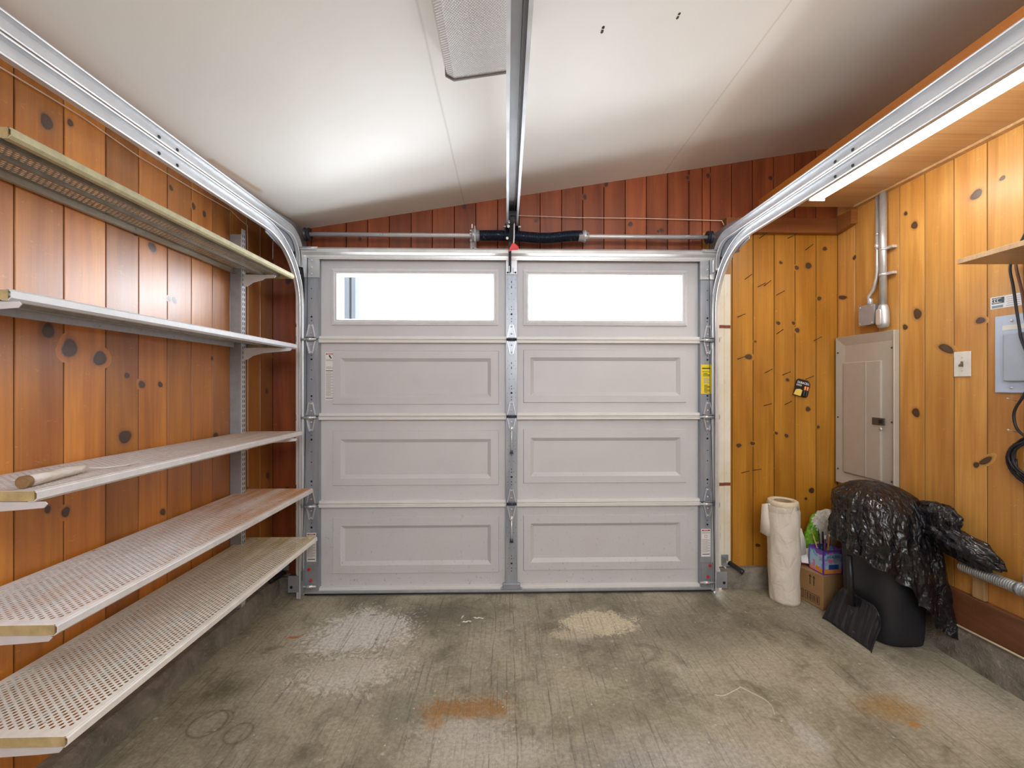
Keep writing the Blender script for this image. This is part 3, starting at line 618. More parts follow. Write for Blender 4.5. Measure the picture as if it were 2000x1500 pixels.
for a in range(0, 360, 60): mb.lathe([(.006, 0), (.006, .012), (.0001, .0125)], (x1 + .016, YS + .027 * math.cos(math.radians(a)), ZS + .027 * math.sin(math.radians(a))), (1, 0, 0), 8, 1)
mb.build('winding_cone', [GALV, DARK_STEEL], sh)
mb = MB(); a, b = sx(916), sx(929); mb.box(a, b, YB - .006, YB - .0008, ZS - .070, ZS + .050); mb.box(b - .004, b, YS - .035, YB - .001, ZS - .045, ZS + .045)
for z in (-.052, .033): mb.disc(((a + b) / 2 - .002, YB - .0065, ZS + z), (0, -1, 0), .009, 1, 12)
mb.build('anchor_bracket', [WHITEP, BLACKHOLE], sh)
for sg, xd in ((-1, DL + .024), (1, DR - .038)):
    mb = MB(); mb.lathe([(.013, -.014), (.036, -.014), (.038, -.011), (.033, -.008), (.033, .008), (.038, .011), (.036, .014), (.013, .014)], (xd, YS, ZS), (1, 0, 0), 22); mb.build('cable_drum', DARK_STEEL, sh)
    mb = MB(); xc = xd + sg * .012; mb.tube([(xd, YS + .0, ZS - .039), (xc - sg * .002, YT - .028 + .05, 1.2), (xc, YT - .028, .12)], .0016, 6); mb.build('lift_cable', DARK_STEEL, sh)
# ------------------------------------------------------------------ opener rail
ZR, XRL = 2.232, .032
op = thing('opener_rail', (XRL, YB, ZR), 'grey steel opener rail hung lengthwise under the ceiling', 'garage opener')
w = .034; pr = [(-w, -.030), (-w, .012), (w, .012), (w, -.030), (w - .012, -.030), (w - .012, -.0275), (w - .0025, -.0275), (w - .0025, .0095), (-w + .0025, .0095), (-w + .0025, -.0275), (-w + .012, -.0275), (-w + .012, -.030)]
mb = MB(); mb.prism([(XRL + a, -1.6, ZR + b) for a, b in pr], (0, 4.02, 0)); mb.build('rail', M_TRACK, op)
mb = MB(); mb.box(XRL + .008, XRL + .0095, -1.6, 2.40, ZR - .028, ZR + .0085); mb.build('drive_strip', BLACK, op)
mb = MB(); mb.box(XRL - .036, XRL + .036, 2.425, YB - .0005, ZR - .032, ZR + .004); mb.box(XRL - .045, XRL + .045, YB - .01, YB - .0005, ZR - .034, ZR + .03)
for s in (-1, 1): mb.tube([(XRL + s * .03, 2.47, ZR - .018), (XRL + s * .052, 2.47, ZR - .018)], .007, 8, 1)
mb.build('header_bracket', [plain('black_steel', (.012, .014, .022), .45, .3), STEEL], op)
mb = MB(); mb.box(XRL - .022, XRL + .022, 2.22, 2.38, ZR - .045, ZR - .026); mb.box(XRL - .014, XRL + .014, 2.25, 2.35, ZR - .065, ZR - .045)
mb.lathe([(.0001, 0), (.009, .001), (.009, .008), (.0001, .009)], (XRL - .014, 2.30, ZR - .055), (-1, 0, 0), 10, 1); mb.build('trolley', [BLACK, STEEL], op)
xa = atY(996, 752, 2.40).x; mb = MB(); A, B, C = Vector((xa + .012, 2.30, ZR - .055)), Vector((xa, 2.395, dz(490) + .02)), Vector((xa, YD - .055, dz(536)))
for p, q, wd in ((A, B, .011), (B, C, .008)):
    d = (q - p).normalized(); n_ = d.cross(Vector((1, 0, 0))).normalized()
    mb.prism([p + Vector((-wd, 0, 0)), p + Vector((wd, 0, 0)), q + Vector((wd, 0, 0)), q + Vector((-wd, 0, 0))], n_ * .006)
for p in (A.lerp(B, .25), A.lerp(B, .85)): mb.lathe([(.008, 0), (.008, .008), (.0001, .0085)], p + Vector((-.018, -.004, 0)), (0, -1, 0), 6, 1, False)
mb.build('door_arm', [plain('black_steel', (.012, .014, .022), .45, .3), WHITEP], op)
mb = MB(); z = dz(536); mb.box(xm - .032, xm + .032, YD - .040, YD - .034, z - .010, z + .075)
for s in (-1, 1): mb.box(xm + s * .014 - .002, xm + s * .014 + .002, YD - .075, YD - .040, z - .004, z + .03)
for s in (-1, 1): mb.dome((xm + s * .024, YD - .04, z + .0), (0, -1, 0), .006, .005, 1)
mb.build('arm_plate', [GALV, DARK_STEEL], op)
zc = CH + (752 - 484) / 800 * 2.33; xc = atY(1003, 752, 2.30).x
mb = MB(); mb.tube([(xc + .004, 2.30, ZR - .06), (xc + .003, 2.305, ZR - .14), (xc, 2.30, zc + .01)], .0035, 8); mb.build('release_cord', plain('white_cord', (.80, .74, .72), .8), op)
mb = MB(); mb.prism([(xc - .030, 2.295, zc - .030), (xc - .004, 2.295, zc - .022), (xc + .028, 2.295, zc - .020), (xc + .030, 2.295, zc - .006), (xc + .010, 2.295, zc + .014), (xc - .008, 2.295, zc + .016), (xc - .018, 2.295, zc - .004)], (0, .014, 0)); mb.build('release_handle', plain('red_handle', (.72, .05, .05), .35), op, bevel=.004)
# thin wire from the opener to the right track
mb = MB(); pa, pb, pc = atY(1012, 421, 2.53), atY(1410, 431, 2.53), atY(1414, 440, 2.53)
mb.tube([pa, pa.lerp(pb, .3) + Vector((0, 0, -.004)), pa.lerp(pb, .62) + Vector((0, 0, .002)), pb, pc], .0022, 6)
tag(mb.build('bell_wire', plain('cream_wire', (.78, .62, .50), .6)), 'thin pale wire strung across the dark red wall above the spring', 'wire')
mb = MB(); q = [atX(px, py, XL + .008) for px, py in ((0, 131), (160, 228), (270, 305), (375, 368), (452, 412), (470, 430), (483, 440))] + [atX(484, py, XL + .008) for py in (520, 700, 950)]
mb.tube(q, .0022, 6); tag(mb.build('cream_wire', plain('cream_wire', (.78, .62, .50), .6)), 'thin cream wire tacked above the topmost shelf and down beside the grey upright', 'wire')
# ------------------------------------------------------------------ perforated metal shelves
def shelf_mat(name, base, rust, amount, far_rust, lip=None):
    t = NT(name); p = t.geo(); sp = t.n('SeparateXYZ'); t.lk(p, sp.inputs[0])
    a = t.noise(t.scale(p, (5, 1.6, 5)), 1.0, 6, .7, .8); b = t.noise(p, 38, 5, .7); st = t.noise(t.scale(p, (26, 1.1, 8)), 1.0, 3, .6, .4)
    c = t.mix(t.ramp(b, [(.35, 0.0), (.7, 1.0)]), base, tuple(v * .85 for v in base))
    far = t.math('MULTIPLY', t.ramp(t.math('DIVIDE', sp.outputs[1], 2.4), [(.62, 0.0), (.92, 1.0)]), far_rust)
    m = t.math('ADD', t.math('MULTIPLY', t.ramp(a, [(.52, 0.0), (.72, 1.0)]), amount), t.math('MULTIPLY', far, t.math('ADD', .45, t.ramp(st, [(.35, 0.0), (.6, .6)]))), True)
    c = t.mix(t.math('MULTIPLY', m, .85), c, rust)
    c = t.mix(t.math('MULTIPLY', t.ramp(b, [(.64, 0.0), (.70, 1.0)]), min(1, amount * 1.2)), c, (.16, .055, .015))
    return t.bsdf(c, .6, spec=.3, normal=t.bump(b, .1, .002))
M_END = plain('yellowed_enamel', (.50, .40, .20), .5, 0, .35, 22)
M_BRKT = plain('shelf_bracket_paint', (.66, .67, .69), .4, .1, .08)
SH = [  # px of near front, px of far front, py of the top edge near / far, material, order
    (45, 575, .605, -1.165, .985, 'top', shelf_mat('shelf_enamel_brown', (.40, .36, .28), (.22, .11, .03), .7, .2), plain('olive_cream_lip', (.45, .41, .24), .45, 0, .25)),
    (38, 574, .222, -1.150, .972, 'second', shelf_mat('shelf_enamel_grey', (.56, .57, .60), (.30, .15, .05), .3, .2), plain('grey_lip', (.68, .70, .73), .4, 0, .12)),
    (93, 591, -.252, -1.122, 1.000, 'third', shelf_mat('shelf_enamel_tan', (.62, .56, .53), (.42, .23, .09), .55, .75), plain('white_lip', (.74, .73, .73), .4, 0, .12)),
    (130, 612, -.565, -1.063, .989, 'fourth', shelf_mat('shelf_enamel_white_rusty', (.86, .835, .82), (.56, .22, .03), .5, 1.0), plain('white_lip', (.74, .73, .73), .4, 0, .12)),
    (150, 621, -.830, -1.040, .990, 'lowest', shelf_mat('shelf_enamel_cream', (.87, .85, .78), (.52, .35, .08), .4, .95), plain('cream_white_lip', (.84, .82, .78), .4, 0, .12))]
WHAT = ['topmost brown perforated metal shelf, dark underside showing, cream front lip', 'second perforated shelf from the top, grey with a pale blue-white lip', 'middle perforated shelf, tan top with a wooden handle lying on it',
        'fourth perforated shelf down, white turning rust orange at the far end', 'lowest perforated shelf, cream white and widest, just above the kerb']
XBK, YFAR = XL + .020, 2.262
def perforated(x0, x1, y0, y1, z, th=.0012):
    """sheet with staggered punched holes, as real openings"""
    mb = MB(); px_, py_ = .0122, .0160; nx = max(1, int((x1 - x0 - .03) / px_)); ny = int((y1 - y0 - .03) / py_)
    mx, my = (x1 - x0 - nx * px_) / 2, (y1 - y0 - ny * py_) / 2; cache = {}
    def V(x, y):
        k = (round(x, 5), round(y, 5))
        if k not in cache: cache[k] = mb.pt((x, y, z))
        return cache[k]
    for i in range(nx):
        off = py_ / 2 if i % 2 else 0.0
        for j in range(ny if not off else ny - 1):
            a, b = x0 + mx + i * px_, y0 + my + j * py_ + off; cx, cy = a + px_ / 2, b + py_ / 2
            e = [V(a, b), V(a + px_, b), V(a + px_, b + py_), V(a, b + py_)]
            em = [V(cx, b), V(a + px_, cy), V(cx, b + py_), V(a, cy)]
            h = [V(cx + .0046 * math.cos(t), cy + .0058 * math.sin(t)) for t in [PI * k / 4 - PI * 3 / 4 for k in range(8)]]
            for q in range(4):
                mb.face((e[q], em[q], h[2 * q + 1], h[2 * q])); mb.face((em[q], e[(q + 1) % 4], h[(2 * q + 2) % 8], h[2 * q + 1]))
        if off:
            a = x0 + mx + i * px_
            for b0, b1 in ((y0 + my, y0 + my + off), (y1 - my - off, y1 - my)): mb.poly([(a, b0, z), (a + px_, b0, z), (a + px_, b1, z), (a, b1, z)])
    for A in ((x0, x0 + mx, y0, y1), (x1 - mx, x1, y0, y1), (x0 + mx, x1 - mx, y0, y0 + my), (x0 + mx, x1 - mx, y1 - my, y1)):
        mb.poly([(A[0], A[2], z), (A[1], A[2], z), (A[1], A[3], z), (A[0], A[3], z)])
    return mb
ORD = {'top': 'topmost', 'second': 'second', 'third': 'middle', 'fourth': 'fourth', 'lowest': 'lowest'}
for (pa, pb, zr, xf, yn, nm, mt, lipm), what in zip(SH, WHAT):
    z = CH + zr; r = thing('perforated_shelf', ((XBK + xf) / 2, (yn + YFAR) / 2, z - .025), what, 'shelf', 'perforated metal shelves on the pine wall')
    mb = perforated(XBK, xf, yn, YFAR, z); pn = mb.build('perforated_panel', mt, r); s = pn.modifiers.new('sheet', 'SOLIDIFY'); s.thickness = .0014; s.offset = -1
    mb = MB(); mb.prism([(xf - .004, yn, z + .0012), (xf + .004, yn, z - .004), (xf + .004, yn, z - .020), (xf - .004, yn, z - .0265), (xf - .018, yn, z - .0265), (xf - .018, yn, z - .0245), (xf - .005, yn, z - .0245), (xf + .002, yn, z - .018), (xf + .002, yn, z - .006), (xf - .006, yn, z - .0002)], (0, YFAR - yn, 0)); mb.build('front_lip', lipm, r)
    mb = MB(); mb.box(XBK, XBK + .0015, yn, YFAR, z - .026, z - .001); mb.box(XBK, XBK + .014, yn, YFAR, z - .027, z - .0255); mb.build('back_lip', mt, r)
    for y in (yn, YFAR - .0016):
        mb = MB(); mb.box(XBK + .0015, xf - .004, y, y + .0016, z - .025, z - .0014); e = mb.build('end_cap', M_END, r); e['label'] = 'yellowed end cap'
    wd = xf - XBK; mb = MB()
    for q in ((.40, .70) if wd < .35 else (.33, .66)): x = XBK + wd * q; mb.box(x - .006, x + .006, yn + .002, YFAR - .002, z - .014, z - .0016)
    mb.build('stiffener', plain('stiffener_brown', (.30, .27, .22), .6, 0, .3), r)
    # brackets
    for far in (0, 1):
        yb = (2.172 if far else yn + .004); tip = xf - .050 if nm == 'top' else xf + (.016 if nm in ('second', 'third') else -.02 if not far else -.12); zt = z - .0275
        b = thing('shelf_bracket', (XL + .06, yb, zt), '%s shelf bracket at the %s, pale sheet steel under the %s shelf' % ('white tapered' if nm in ('top', 'third') else 'grey tapered' if nm == 'second' else 'pale hidden', 'far upright' if far else 'near end', ORD[nm]), 'bracket', 'shelf brackets')
        xa_ = XL + .062; P = [(xa_, zt - .062), (xa_, zt), (tip, zt), (tip + .006, zt - .006), (tip - .002, zt - .015), (tip - .05, zt - .019), (xa_ + .10, zt - .028), (xa_ + .05, zt - .042), (xa_ + .02, zt - .062)]
        mb = MB(); mb.prism([(x, yb, q) for x, q in P], (0, .003, 0)); mb.build('bracket_arm', M_BRKT, b, bevel=.0008)
        each('bracket_hook', GALV, b, [lambda m, q=q: m.box(xa_ - .012, xa_ + .001, yb, yb + .003, zt - q, zt - q + .014) for q in (.058, .018)])
# slotted uprights
def upright(y0, y1, z0, z1, label):
    r = thing('shelf_upright', (XL + .03, (y0 + y1) / 2, z0), label, 'upright'); mb = MB(); xf = XL + .060
    mb.box(XL + .0008, xf - .003, y0, y1, z0, z1); mb.build('channel', plain('upright_grey', (.34, .36, .385), .5, .3, .2, 12), r, bevel=.002)
    mb = MB(); mb.box(xf - .003, xf, y0 + .002, y1 - .002, z0 + .01, z1 + .03); n = int((z1 - z0) / .0254)
    for k in range(n):
        for o in (.008, .022): mb.box(xf - .0005, xf + .0004, y0 + o, y0 + o + .004, z0 + .03 + k * .0254, z0 + .045 + k * .0254, 1)
    mb.build('slotted_strip', [plain('slotted_strip_paint', (.60, .62, .65), .4, .35, .1), BLACKHOLE], r)
upright(2.161, 2.195, .096, 2.045, 'grey slotted steel upright on the pine wall near garage door')
upright(.972, 1.008, .096, 2.045, 'grey slotted steel upright on the pine wall at the near shelf ends')
# wooden handle lying on the middle shelf
z = CH - .252 + .0012; a, b = atZ(52, 941, z + .014), atZ(168, 913, z + .014); a.z = b.z = z + .015
r = thing('wooden_handle', (a + b) / 2 - Vector((0, 0, .015)), 'pale worn wooden handle lying on the middle shelf', 'handle')
mb = MB(); n = 12; mb.tube([a.lerp(b, k / n) for k in range(n + 1)], [.0135, .0150, .0150, .0145, .014, .0135, .013, .0130, .013, .0128, .012, .010, .006], 14)
t = NT('weathered_handle_wood'); p = t.obj(); g = t.noise(t.scale(p, (60, 8, 60)), 1.0, 4, .6); M_HAND = t.bsdf(t.mix(t.ramp(g, [(.35, 0.0), (.65, 1.0)]), (.50, .40, .30), (.74, .70, .66)), .6)
mb.build('grip', M_HAND, r)
mb = MB(); d = (b - a).normalized(); mb.lathe([(.0145, 0), (.0155, .003), (.0150, .014), (.0136, .015)], a - d * .012, d, 14); mb.build('butt_end', plain('brown_end_grain', (.26, .15, .06), .7, 0, .3, 60), r)
q = atZ(268, 904, z + .003); q.z = z + .003; mb = MB(); s0 = b + Vector((0, 0, -.010)); mb.tube([b - d * .01, b + d * .012 + Vector((0, 0, -.005)), s0.lerp(q, .35) + Vector((0, 0, .000)), s0.lerp(q, .7) + Vector((.004, 0, -.001)), q], [.004, .002, .0016, .0016, .001], 6); mb.build('loose_cord', WHITEP, r)
# ------------------------------------------------------------------ ceiling fixture (switched off)
fx0, fx1, fy0, fy1 = -.210, .058, .20, 1.408
fz = lambda x, h: ceil_z(x) - h
fx = thing('ceiling_light', ((fx0 + fx1) / 2, (fy0 + fy1) / 2, ceil_z(-.07)), 'unlit ceiling light with white prismatic cover beside the opener rail', 'ceiling light')
M = lambda x, h: (x, fz(x, h))
mb = MB(); pr = [M(fx0 - .006, .001), M(fx1 + .006, .001), M(fx1 + .006, .030), M(fx0 - .006, .030)]; mb.prism([(x, fy0 - .008, z) for x, z in pr], (0, fy1 - fy0 + .016, 0)); mb.build('fixture_body', plain('fixture_enamel', (.62, .58, .52), .5), fx)
mb = MB(); pr = [M(fx0, .030), M(fx0 + .004, .070), M(fx0 + .030, .088), M(fx1 - .030, .088), M(fx1 - .004, .070), M(fx1, .030)]; mb.prism([(x, fy0, z) for x, z in pr], (0, fy1 - fy0, 0))
t = NT('prismatic_cover'); p = t.geo(); rot = t.n('VectorRotate'); rot.rotation_type = 'Z_AXIS'; t.lk(p, rot.inputs['Vector']); rot.inputs['Angle'].default_value = PI / 4
sp = t.n('SeparateXYZ'); t.lk(rot.outputs[0], sp.inputs[0]); f = lambda s: t.math('ABSOLUTE', t.math('SINE', t.math('MULTIPLY', s, 520)))
h = t.math('MULTIPLY', f(sp.outputs[0]), f(sp.outputs[1])); M_PRISM = t.bsdf(t.mix(h, (.52, .52, .52), (.82, .82, .81)), .3, normal=t.bump(h, .5, .003))
mb.build('prismatic_cover', M_PRISM, fx, bevel=.004)
mb = MB(); pr = [M(fx0 - .003, .028), M(fx1 + .003, .028), M(fx1 + .001, .072), M(fx1 - .028, .092), M(fx0 + .028, .092), M(fx0 - .001, .072)]; mb.prism([(x, fy1 - .001, z) for x, z in pr], (0, .005, 0)); mb.build('end_plate', plain('dark_end_plate', (.16, .14, .12), .5), fx)
# ------------------------------------------------------------------ storage loft and its lit tube
lo = thing('storage_loft', (1.8, .6, 2.33), 'plywood storage loft along the honey pine wall with orange front edge', 'loft')
YL0, YL1 = -1.5, 2.42
def boards(mb, n=4): mb.at['board'] = {i: .5 for i in range(len(mb.v))}; return mb
mb = MB(); mb.box(1.53, XR - .001, YL0, YL1, 2.33, 2.348); e = boards(mb).build('loft_deck', W_PLY, lo)
mb = MB(); mb.box(1.506, 1.5295, YL0, YL1, 2.322, 2.366); boards(mb).build('front_edge', W_ORANGE, lo)
mb = MB(); mb.box(1.36, XR - .001, YB - .042, YB - .0008, 2.208, 2.300); boards(mb).build('back_ledger', wood('red_ledger_wood', (.34, .12, .03), (.20, .06, .018), 'HX', .2), lo, bevel=.003)
mb = MB(); mb.prism([(XR - .040, 2.40, 2.225), (XR - .040, YB - .043, 2.208), (XR - .040, YB - .043, 2.31), (XR - .040, 2.40, 2.31)], (.039, 0, 0)); boards(mb).build('side_ledger', wood('amber_ledger_wood', (.46, .19, .05), (.28, .10, .025), 'H', .2), lo, bevel=.003)
mb = MB(); mb.box(XR - .030, XR - .001, YL0, 2.398, 2.318, 2.3295); boards(mb).build('wall_cleat', W_PLY, lo)
tl = thing('tube_light', (1.625, 1.53, 2.33), 'lit white tube light fixed under the plywood loft', 'tube light')
ty0, ty1, tx, tz = .92, 2.14, 1.645, 2.275
mb = MB(); mb.box(tx - .055, tx + .055, ty0 - .02, ty1 + .010, 2.278, 2.3295); mb.build('fixture_body', plain('white_fixture', (.72, .71, .68), .45), tl, bevel=.004)
t = NT('lit_lens'); em = t.n('Emission'); em.inputs[0].default_value = (1, .965, .90, 1); em.inputs[1].default_value = TUBE if 'TUBE' in globals() else 26.0; t.lk(em.outputs[0], t.out.inputs[0]); M_LIT = t.m
mb = MB(); R_ = .040; hs = [(-.03, .62), (-.018, .85), (0, 1.0)]
st = [(ty0 + .03 + d, k) for d, k in hs] + [(ty1 - .03 - d, k) for d, k in hs[::-1]]
mb.rings([[(tx - R_ * k * math.cos(a), y, 2.277 - R_ * 1.05 * k * math.sin(a)) for a in [PI * j / 12 for j in range(13)]] for y, k in st], 0, True); mb.build('lit_lens', M_LIT, tl)
each('end_cap', WHITEP, tl, [lambda m, y=y: m.box(tx - .042, tx + .042, y, y + .010, 2.236, 2.277) for y in (ty0 - .008, ty1 - .004)], bevel=.003)
# ------------------------------------------------------------------ right wall fittings
wx = lambda px, py, off=0.0: atX(px, py, XR - off)
cd = thing('conduit', (XR - .03, 2.24, 1.6), 'thick galvanised conduit pipe dropping from loft to a pull fitting', 'conduit')
yA = wx(1725, 500, .024).y; yB = wx(1713.5, 500, .014).y
mb = MB(); mb.tube([(XR - .024, yA, 2.3175), (XR - .024, yA, 1.69)], .0165, 16); mb.build('pipe', GALV, cd)
def strap(m, z): m.tube([(XR - .024, yA, z), (XR - .024, yA, z + .014)], .0185, 16); m.box(XR - .026, XR - .0005, yA - .055, yA - .016, z, z + .014)
each('pipe_strap', STEEL, cd, [lambda m, z=z: strap(m, z) for z in (2.00, 1.86)])
mb = MB(); n = 18; rs = []
for z, w, d in ((1.572, .014, .016), (1.580, .026, .024), (1.60, .029, .027), (1.665, .029, .027), (1.690, .022, .021), (1.700, .0185, .0185)):
    rs.append([(XR - .028 + d * math.cos(2 * PI * k / n), yA - .004 + w * math.sin(2 * PI * k / n), z) for k in range(n)])
mb.rings(rs); mb.build('pull_fitting', GALV, cd)
mb = MB(); yc = yA - .030; rs = []
for x, k in ((XR - .052, .72), (XR - .058, .72), (XR - .060, .60)): rs.append([(x, yA - .006 + .021 * k * math.cos(a), 1.632 + (.040 if math.sin(a) > 0 else -.040) * k * 1.15 + .018 * k * math.sin(a)) for a in [2 * PI * j / 24 for j in range(24)]])
mb.rings(rs); mb.build('fitting_cover', STEEL, cd)
cb = thing('conduit', (XR - .03, yB, 1.6), 'thin conduit pipe bending into the square grey junction box', 'conduit')
yBox = wx(1705, 615).y
mb = MB(); mb.tube([(XR - .014, yB, 2.3175), (XR - .014, yB, 1.90), (XR - .016, yB + .004, 1.86), (XR - .020, yB + .016, 1.80), (XR - .022, yBox + .004, 1.765), (XR - .022, yBox - .006, 1.7185)], .0088, 12); mb.build('pipe', GALV, cb)
mb = MB(); mb.lathe([(.0092, 0), (.0135, .002), (.0135, .026), (.011, .032), (.0092, .034)], (XR - .022, yBox - .006, 1.7178), (0, 0, 1), 14); mb.build('coupling', STEEL, cb); mb = MB(); mb.lathe([(.0092, 0), (.0125, .002), (.0125, .03), (.0092, .034)], (XR - .014, yB, 2.02), (0, 0, 1), 14)
mb.build('coupling', STEEL, cb); mb = MB(); mb.box(XR - .004, XR - .0005, yB, yB + .028, 2.1, 2.114); mb.tube([(XR - .014, yB, 2.1), (XR - .014, yB, 2.114)], .0105, 12); mb.build('pipe_strap', STEEL, cb)
p0, p1 = wx(1682, 615, .03), wx(1711, 615, .03)
jb = thing('junction_box', (XR - .02, (p0.y + p1.y) / 2, 1.60), 'square grey junction box above the beige breaker panel', 'junction box')
mb = MB(); mb.box(XR - .042, XR - .0006, p1.y, p0.y, 1.603, 1.715); mb.build('box', GALV_D, jb, bevel=.006)
mb = MB(); mb.box(XR - .0445, XR - .0422, p1.y - .002, p0.y + .002, 1.601, 1.717); 
for a in (p1.y + .010, p0.y - .010):
    for z in (1.612, 1.706): mb.dome((XR - .0445, a, z), (-1, 0, 0), .004, .003, 1)
mb.build('box_cover', [plain('box_cover_grey', (.40, .39, .40), .5, .3, .1), STEEL], jb, bevel=.0015)
# beige breaker panel
PY0_, PY1_, PZ0, PZ1 = 2.142, 2.530, .655, 1.556
bp = thing('breaker_panel', (XR, (PY0_ + PY1_) / 2, PZ0), 'tall beige breaker panel near the corner of amber and honey walls', 'electrical panel')
M_BEIGE = plain('beige_panel_paint', (.50, .46, .40), .42, .1, .06, 20)
mb = MB(); F0, F1 = XR - .0006, XR - .030
def yz(R, x): return [(x, R[0], R[2]), (x, R[1], R[2]), (x, R[1], R[3]), (x, R[0], R[3])]
def ringx(mb, A, xa, B, xb, m=0):
    a, b = yz(A, xa), yz(B, xb)
    for k in range(4): mb.poly([a[k], b[k], b[(k + 1) % 4], a[(k + 1) % 4]], m)
O = (PY0_, PY1_, PZ0, PZ1); O1 = inset(O, .002); I = (PY0_ + .020, PY1_ - .058, PZ0 + .062, PZ1 - .055); I2 = (I[0] + .002, I[1] - .006, I[2] + .006, I[3] - .006)
ringx(mb, O, F0, O, F1 + .004); ringx(mb, O, F1 + .004, O1, F1); ringx(mb, O1, F1, I, F1 + .012); mb.poly(yz(I, F1 + .012)[::-1]); mb.build('panel_cover', M_BEIGE, bp)
dy0, dy1 = 2.222, 2.484 - .010; mb = MB(); D = (dy0, dy1, .728, 1.396); ringx(mb, D, F1 + .012, D, F1 + .004); D2 = inset(D, .003); ringx(mb, D, F1 + .004, D2, F1 + .002); mb.poly(yz(D2, F1 + .002)[::-1])
yr = wx(1700, 800).y; mb.box(F1 - .0005, F1 + .003, yr - .002, yr + .002, .732, 1.392); pd = mb.build('panel_door', M_BEIGE, bp)
a, b = wx(1728, 823, .03).y, wx(1704, 823, .03).y; mb = MB(); zc_ = wx(1716, 823, .03).z; mb.box(F1 - .004, F1 + .003, a, b, zc_ - .020, zc_ + .020); mb.box(F1 - .010, F1 - .003, a + .006, a + .030, zc_ - .012, zc_ + .012, 1)
mb.build('panel_latch', [plain('bronze_latch', (.10, .09, .08), .35, .3), BLACK], pd, bevel=.003)
q = wx(1720, 838, .03); mb = MB(); mb.lathe([(.009, 0), (.009, .004), (.007, .006), (.0001, .0062)], (F1 + .002, q.y, q.z), (-1, 0, 0), 14); mb.disc((F1 - .0045, q.y, q.z), (-1, 0, 0), .0025, 1, 8); mb.build('panel_lock', [STEEL, BLACKHOLE], pd)
each('panel_screw', DARK_STEEL, bp, [lambda m, y=y, z=z: m.dome((F1 + .001, y, z), (-1, 0, 0), .0055, .004) for y in (PY0_ + .012, PY1_ - .018) for z in (.74, 1.06, 1.46)])
# switch plate
p0, p1 = wx(1865, 711), wx(1898, 711)
sw = thing('switch_plate', (XR, (p0.y + p1.y) / 2, 1.30), 'white wall plate with a small toggle on the honey pine wall', 'switch')
ym, zm = (p0.y + p1.y) / 2, 1.356; mb = MB(); mb.box(XR - .006, XR - .0005, ym - .035, ym + .035, zm - .0575, zm + .0575); mb.build('plate', plain('ivory_plate', (.76, .75, .70), .35), sw, bevel=.0025)
mb = MB(); mb.box(XR - .0068, XR - .0055, ym - .0055, ym + .0055, zm - .012, zm + .012); mb.prism([(XR - .006, ym - .004, zm - .004), (XR - .006, ym + .004, zm - .004), (XR - .018, ym + .003, zm - .012), (XR - .018, ym - .003, zm - .012)], (-.001, 0, .009)); mb.build('toggle', plain('brown_toggle', (.16, .12, .08), .5), sw)
each('plate_screw', GALV, sw, [lambda m, z=z: m.dome((XR - .006, ym, z), (-1, 0, 0), .003, .0015) for z in (zm - .030, zm + .030)])
# blue-grey panel cut by the frame
q0, q1 = wx(1948, 619), wx(1948, 767); yN, yF = q0.y - .40, q0.y
fp = thing('fuse_panel', (XR, (yN + yF) / 2, q1.z), 'blue-grey electrical panel below the small plywood shelf', 'electrical panel')
M_BLUE = plain('blue_grey_paint', (.50, .60, .77), .4, .05, .05); mb = MB(); mb.box(XR - .012, XR - .0006, yN, yF, q1.z, q0.z); mb.build('panel_cover', M_BLUE, fp, bevel=.003)
d0 = wx(1965, 652, .012); mb = MB(); mb.box(XR - .028, XR - .0121, yN + .04, d0.y, wx(1965, 745, .012).z, d0.z); mb.build('panel_door', plain('blue_grey_door', (.41, .47, .57), .4, .05, .05), fp, bevel=.005)
mb = MB(); a = wx(1958, 641, .012); mb.box(XR - .0132, XR - .0121, a.y - .20, a.y, a.z - .010, a.z + .010); mb.build('index_strip', PAPER, fp)
each('panel_screw', STEEL, fp, [lambda m, z=z: m.dome((XR - .012, yF - .06, z), (-1, 0, 0), .006, .005) for z in (q0.z - .025, q1.z + .022)])
# sticker
a, b = wx(1935, 582), wx(1996, 571); z0, z1 = wx(1935, 605).z, a.z
st_ = thing('sticker', (XR, (a.y + b.y) / 2, z0), 'silver and black sticker on boards above the blue-grey panel', 'sticker'); L_ = a.y - b.y; H_ = z1 - z0
mb = MB(); mb.box(XR - .0012, XR - .0004, b.y, a.y, z0, z1); mb.box(XR - .0018, XR - .0010, a.y - L_ * .46, a.y - L_ * .05, z0 + H_ * .42, z1 - H_ * .08, 1); mb.box(XR - .0018, XR - .0010, a.y - L_ * .42, a.y - L_ * .05, z0 + H_ * .07, z0 + H_ * .27, 3)
for k in range(5): mb.box(XR - .0018, XR - .0010, b.y + L_ * .05, a.y - L_ * (.52 + .03 * (k % 2)), z0 + H_ * (.12 + .17 * k), z0 + H_ * (.17 + .17 * k), 2)
for k in range(3):                                                    # three leaning crescents
    u = a.y - L_ * (.14 + .095 * k); mb.tube([(XR - .0019, u - .010 * math.cos(s) * 1.0, z0 + H_ * .66 + .0085 * math.sin(s)) for s in [PI * .35 + PI * 1.3 * j / 10 for j in range(11)]], .0017, 6, 0)
mb.build('decal', [plain('silver_film', (.74, .76, .78), .35, .1), plain('slate_ink', (.05, .08, .11), .5), GREY_INK, plain('steel_ink', (.22, .32, .36), .5)], st_)
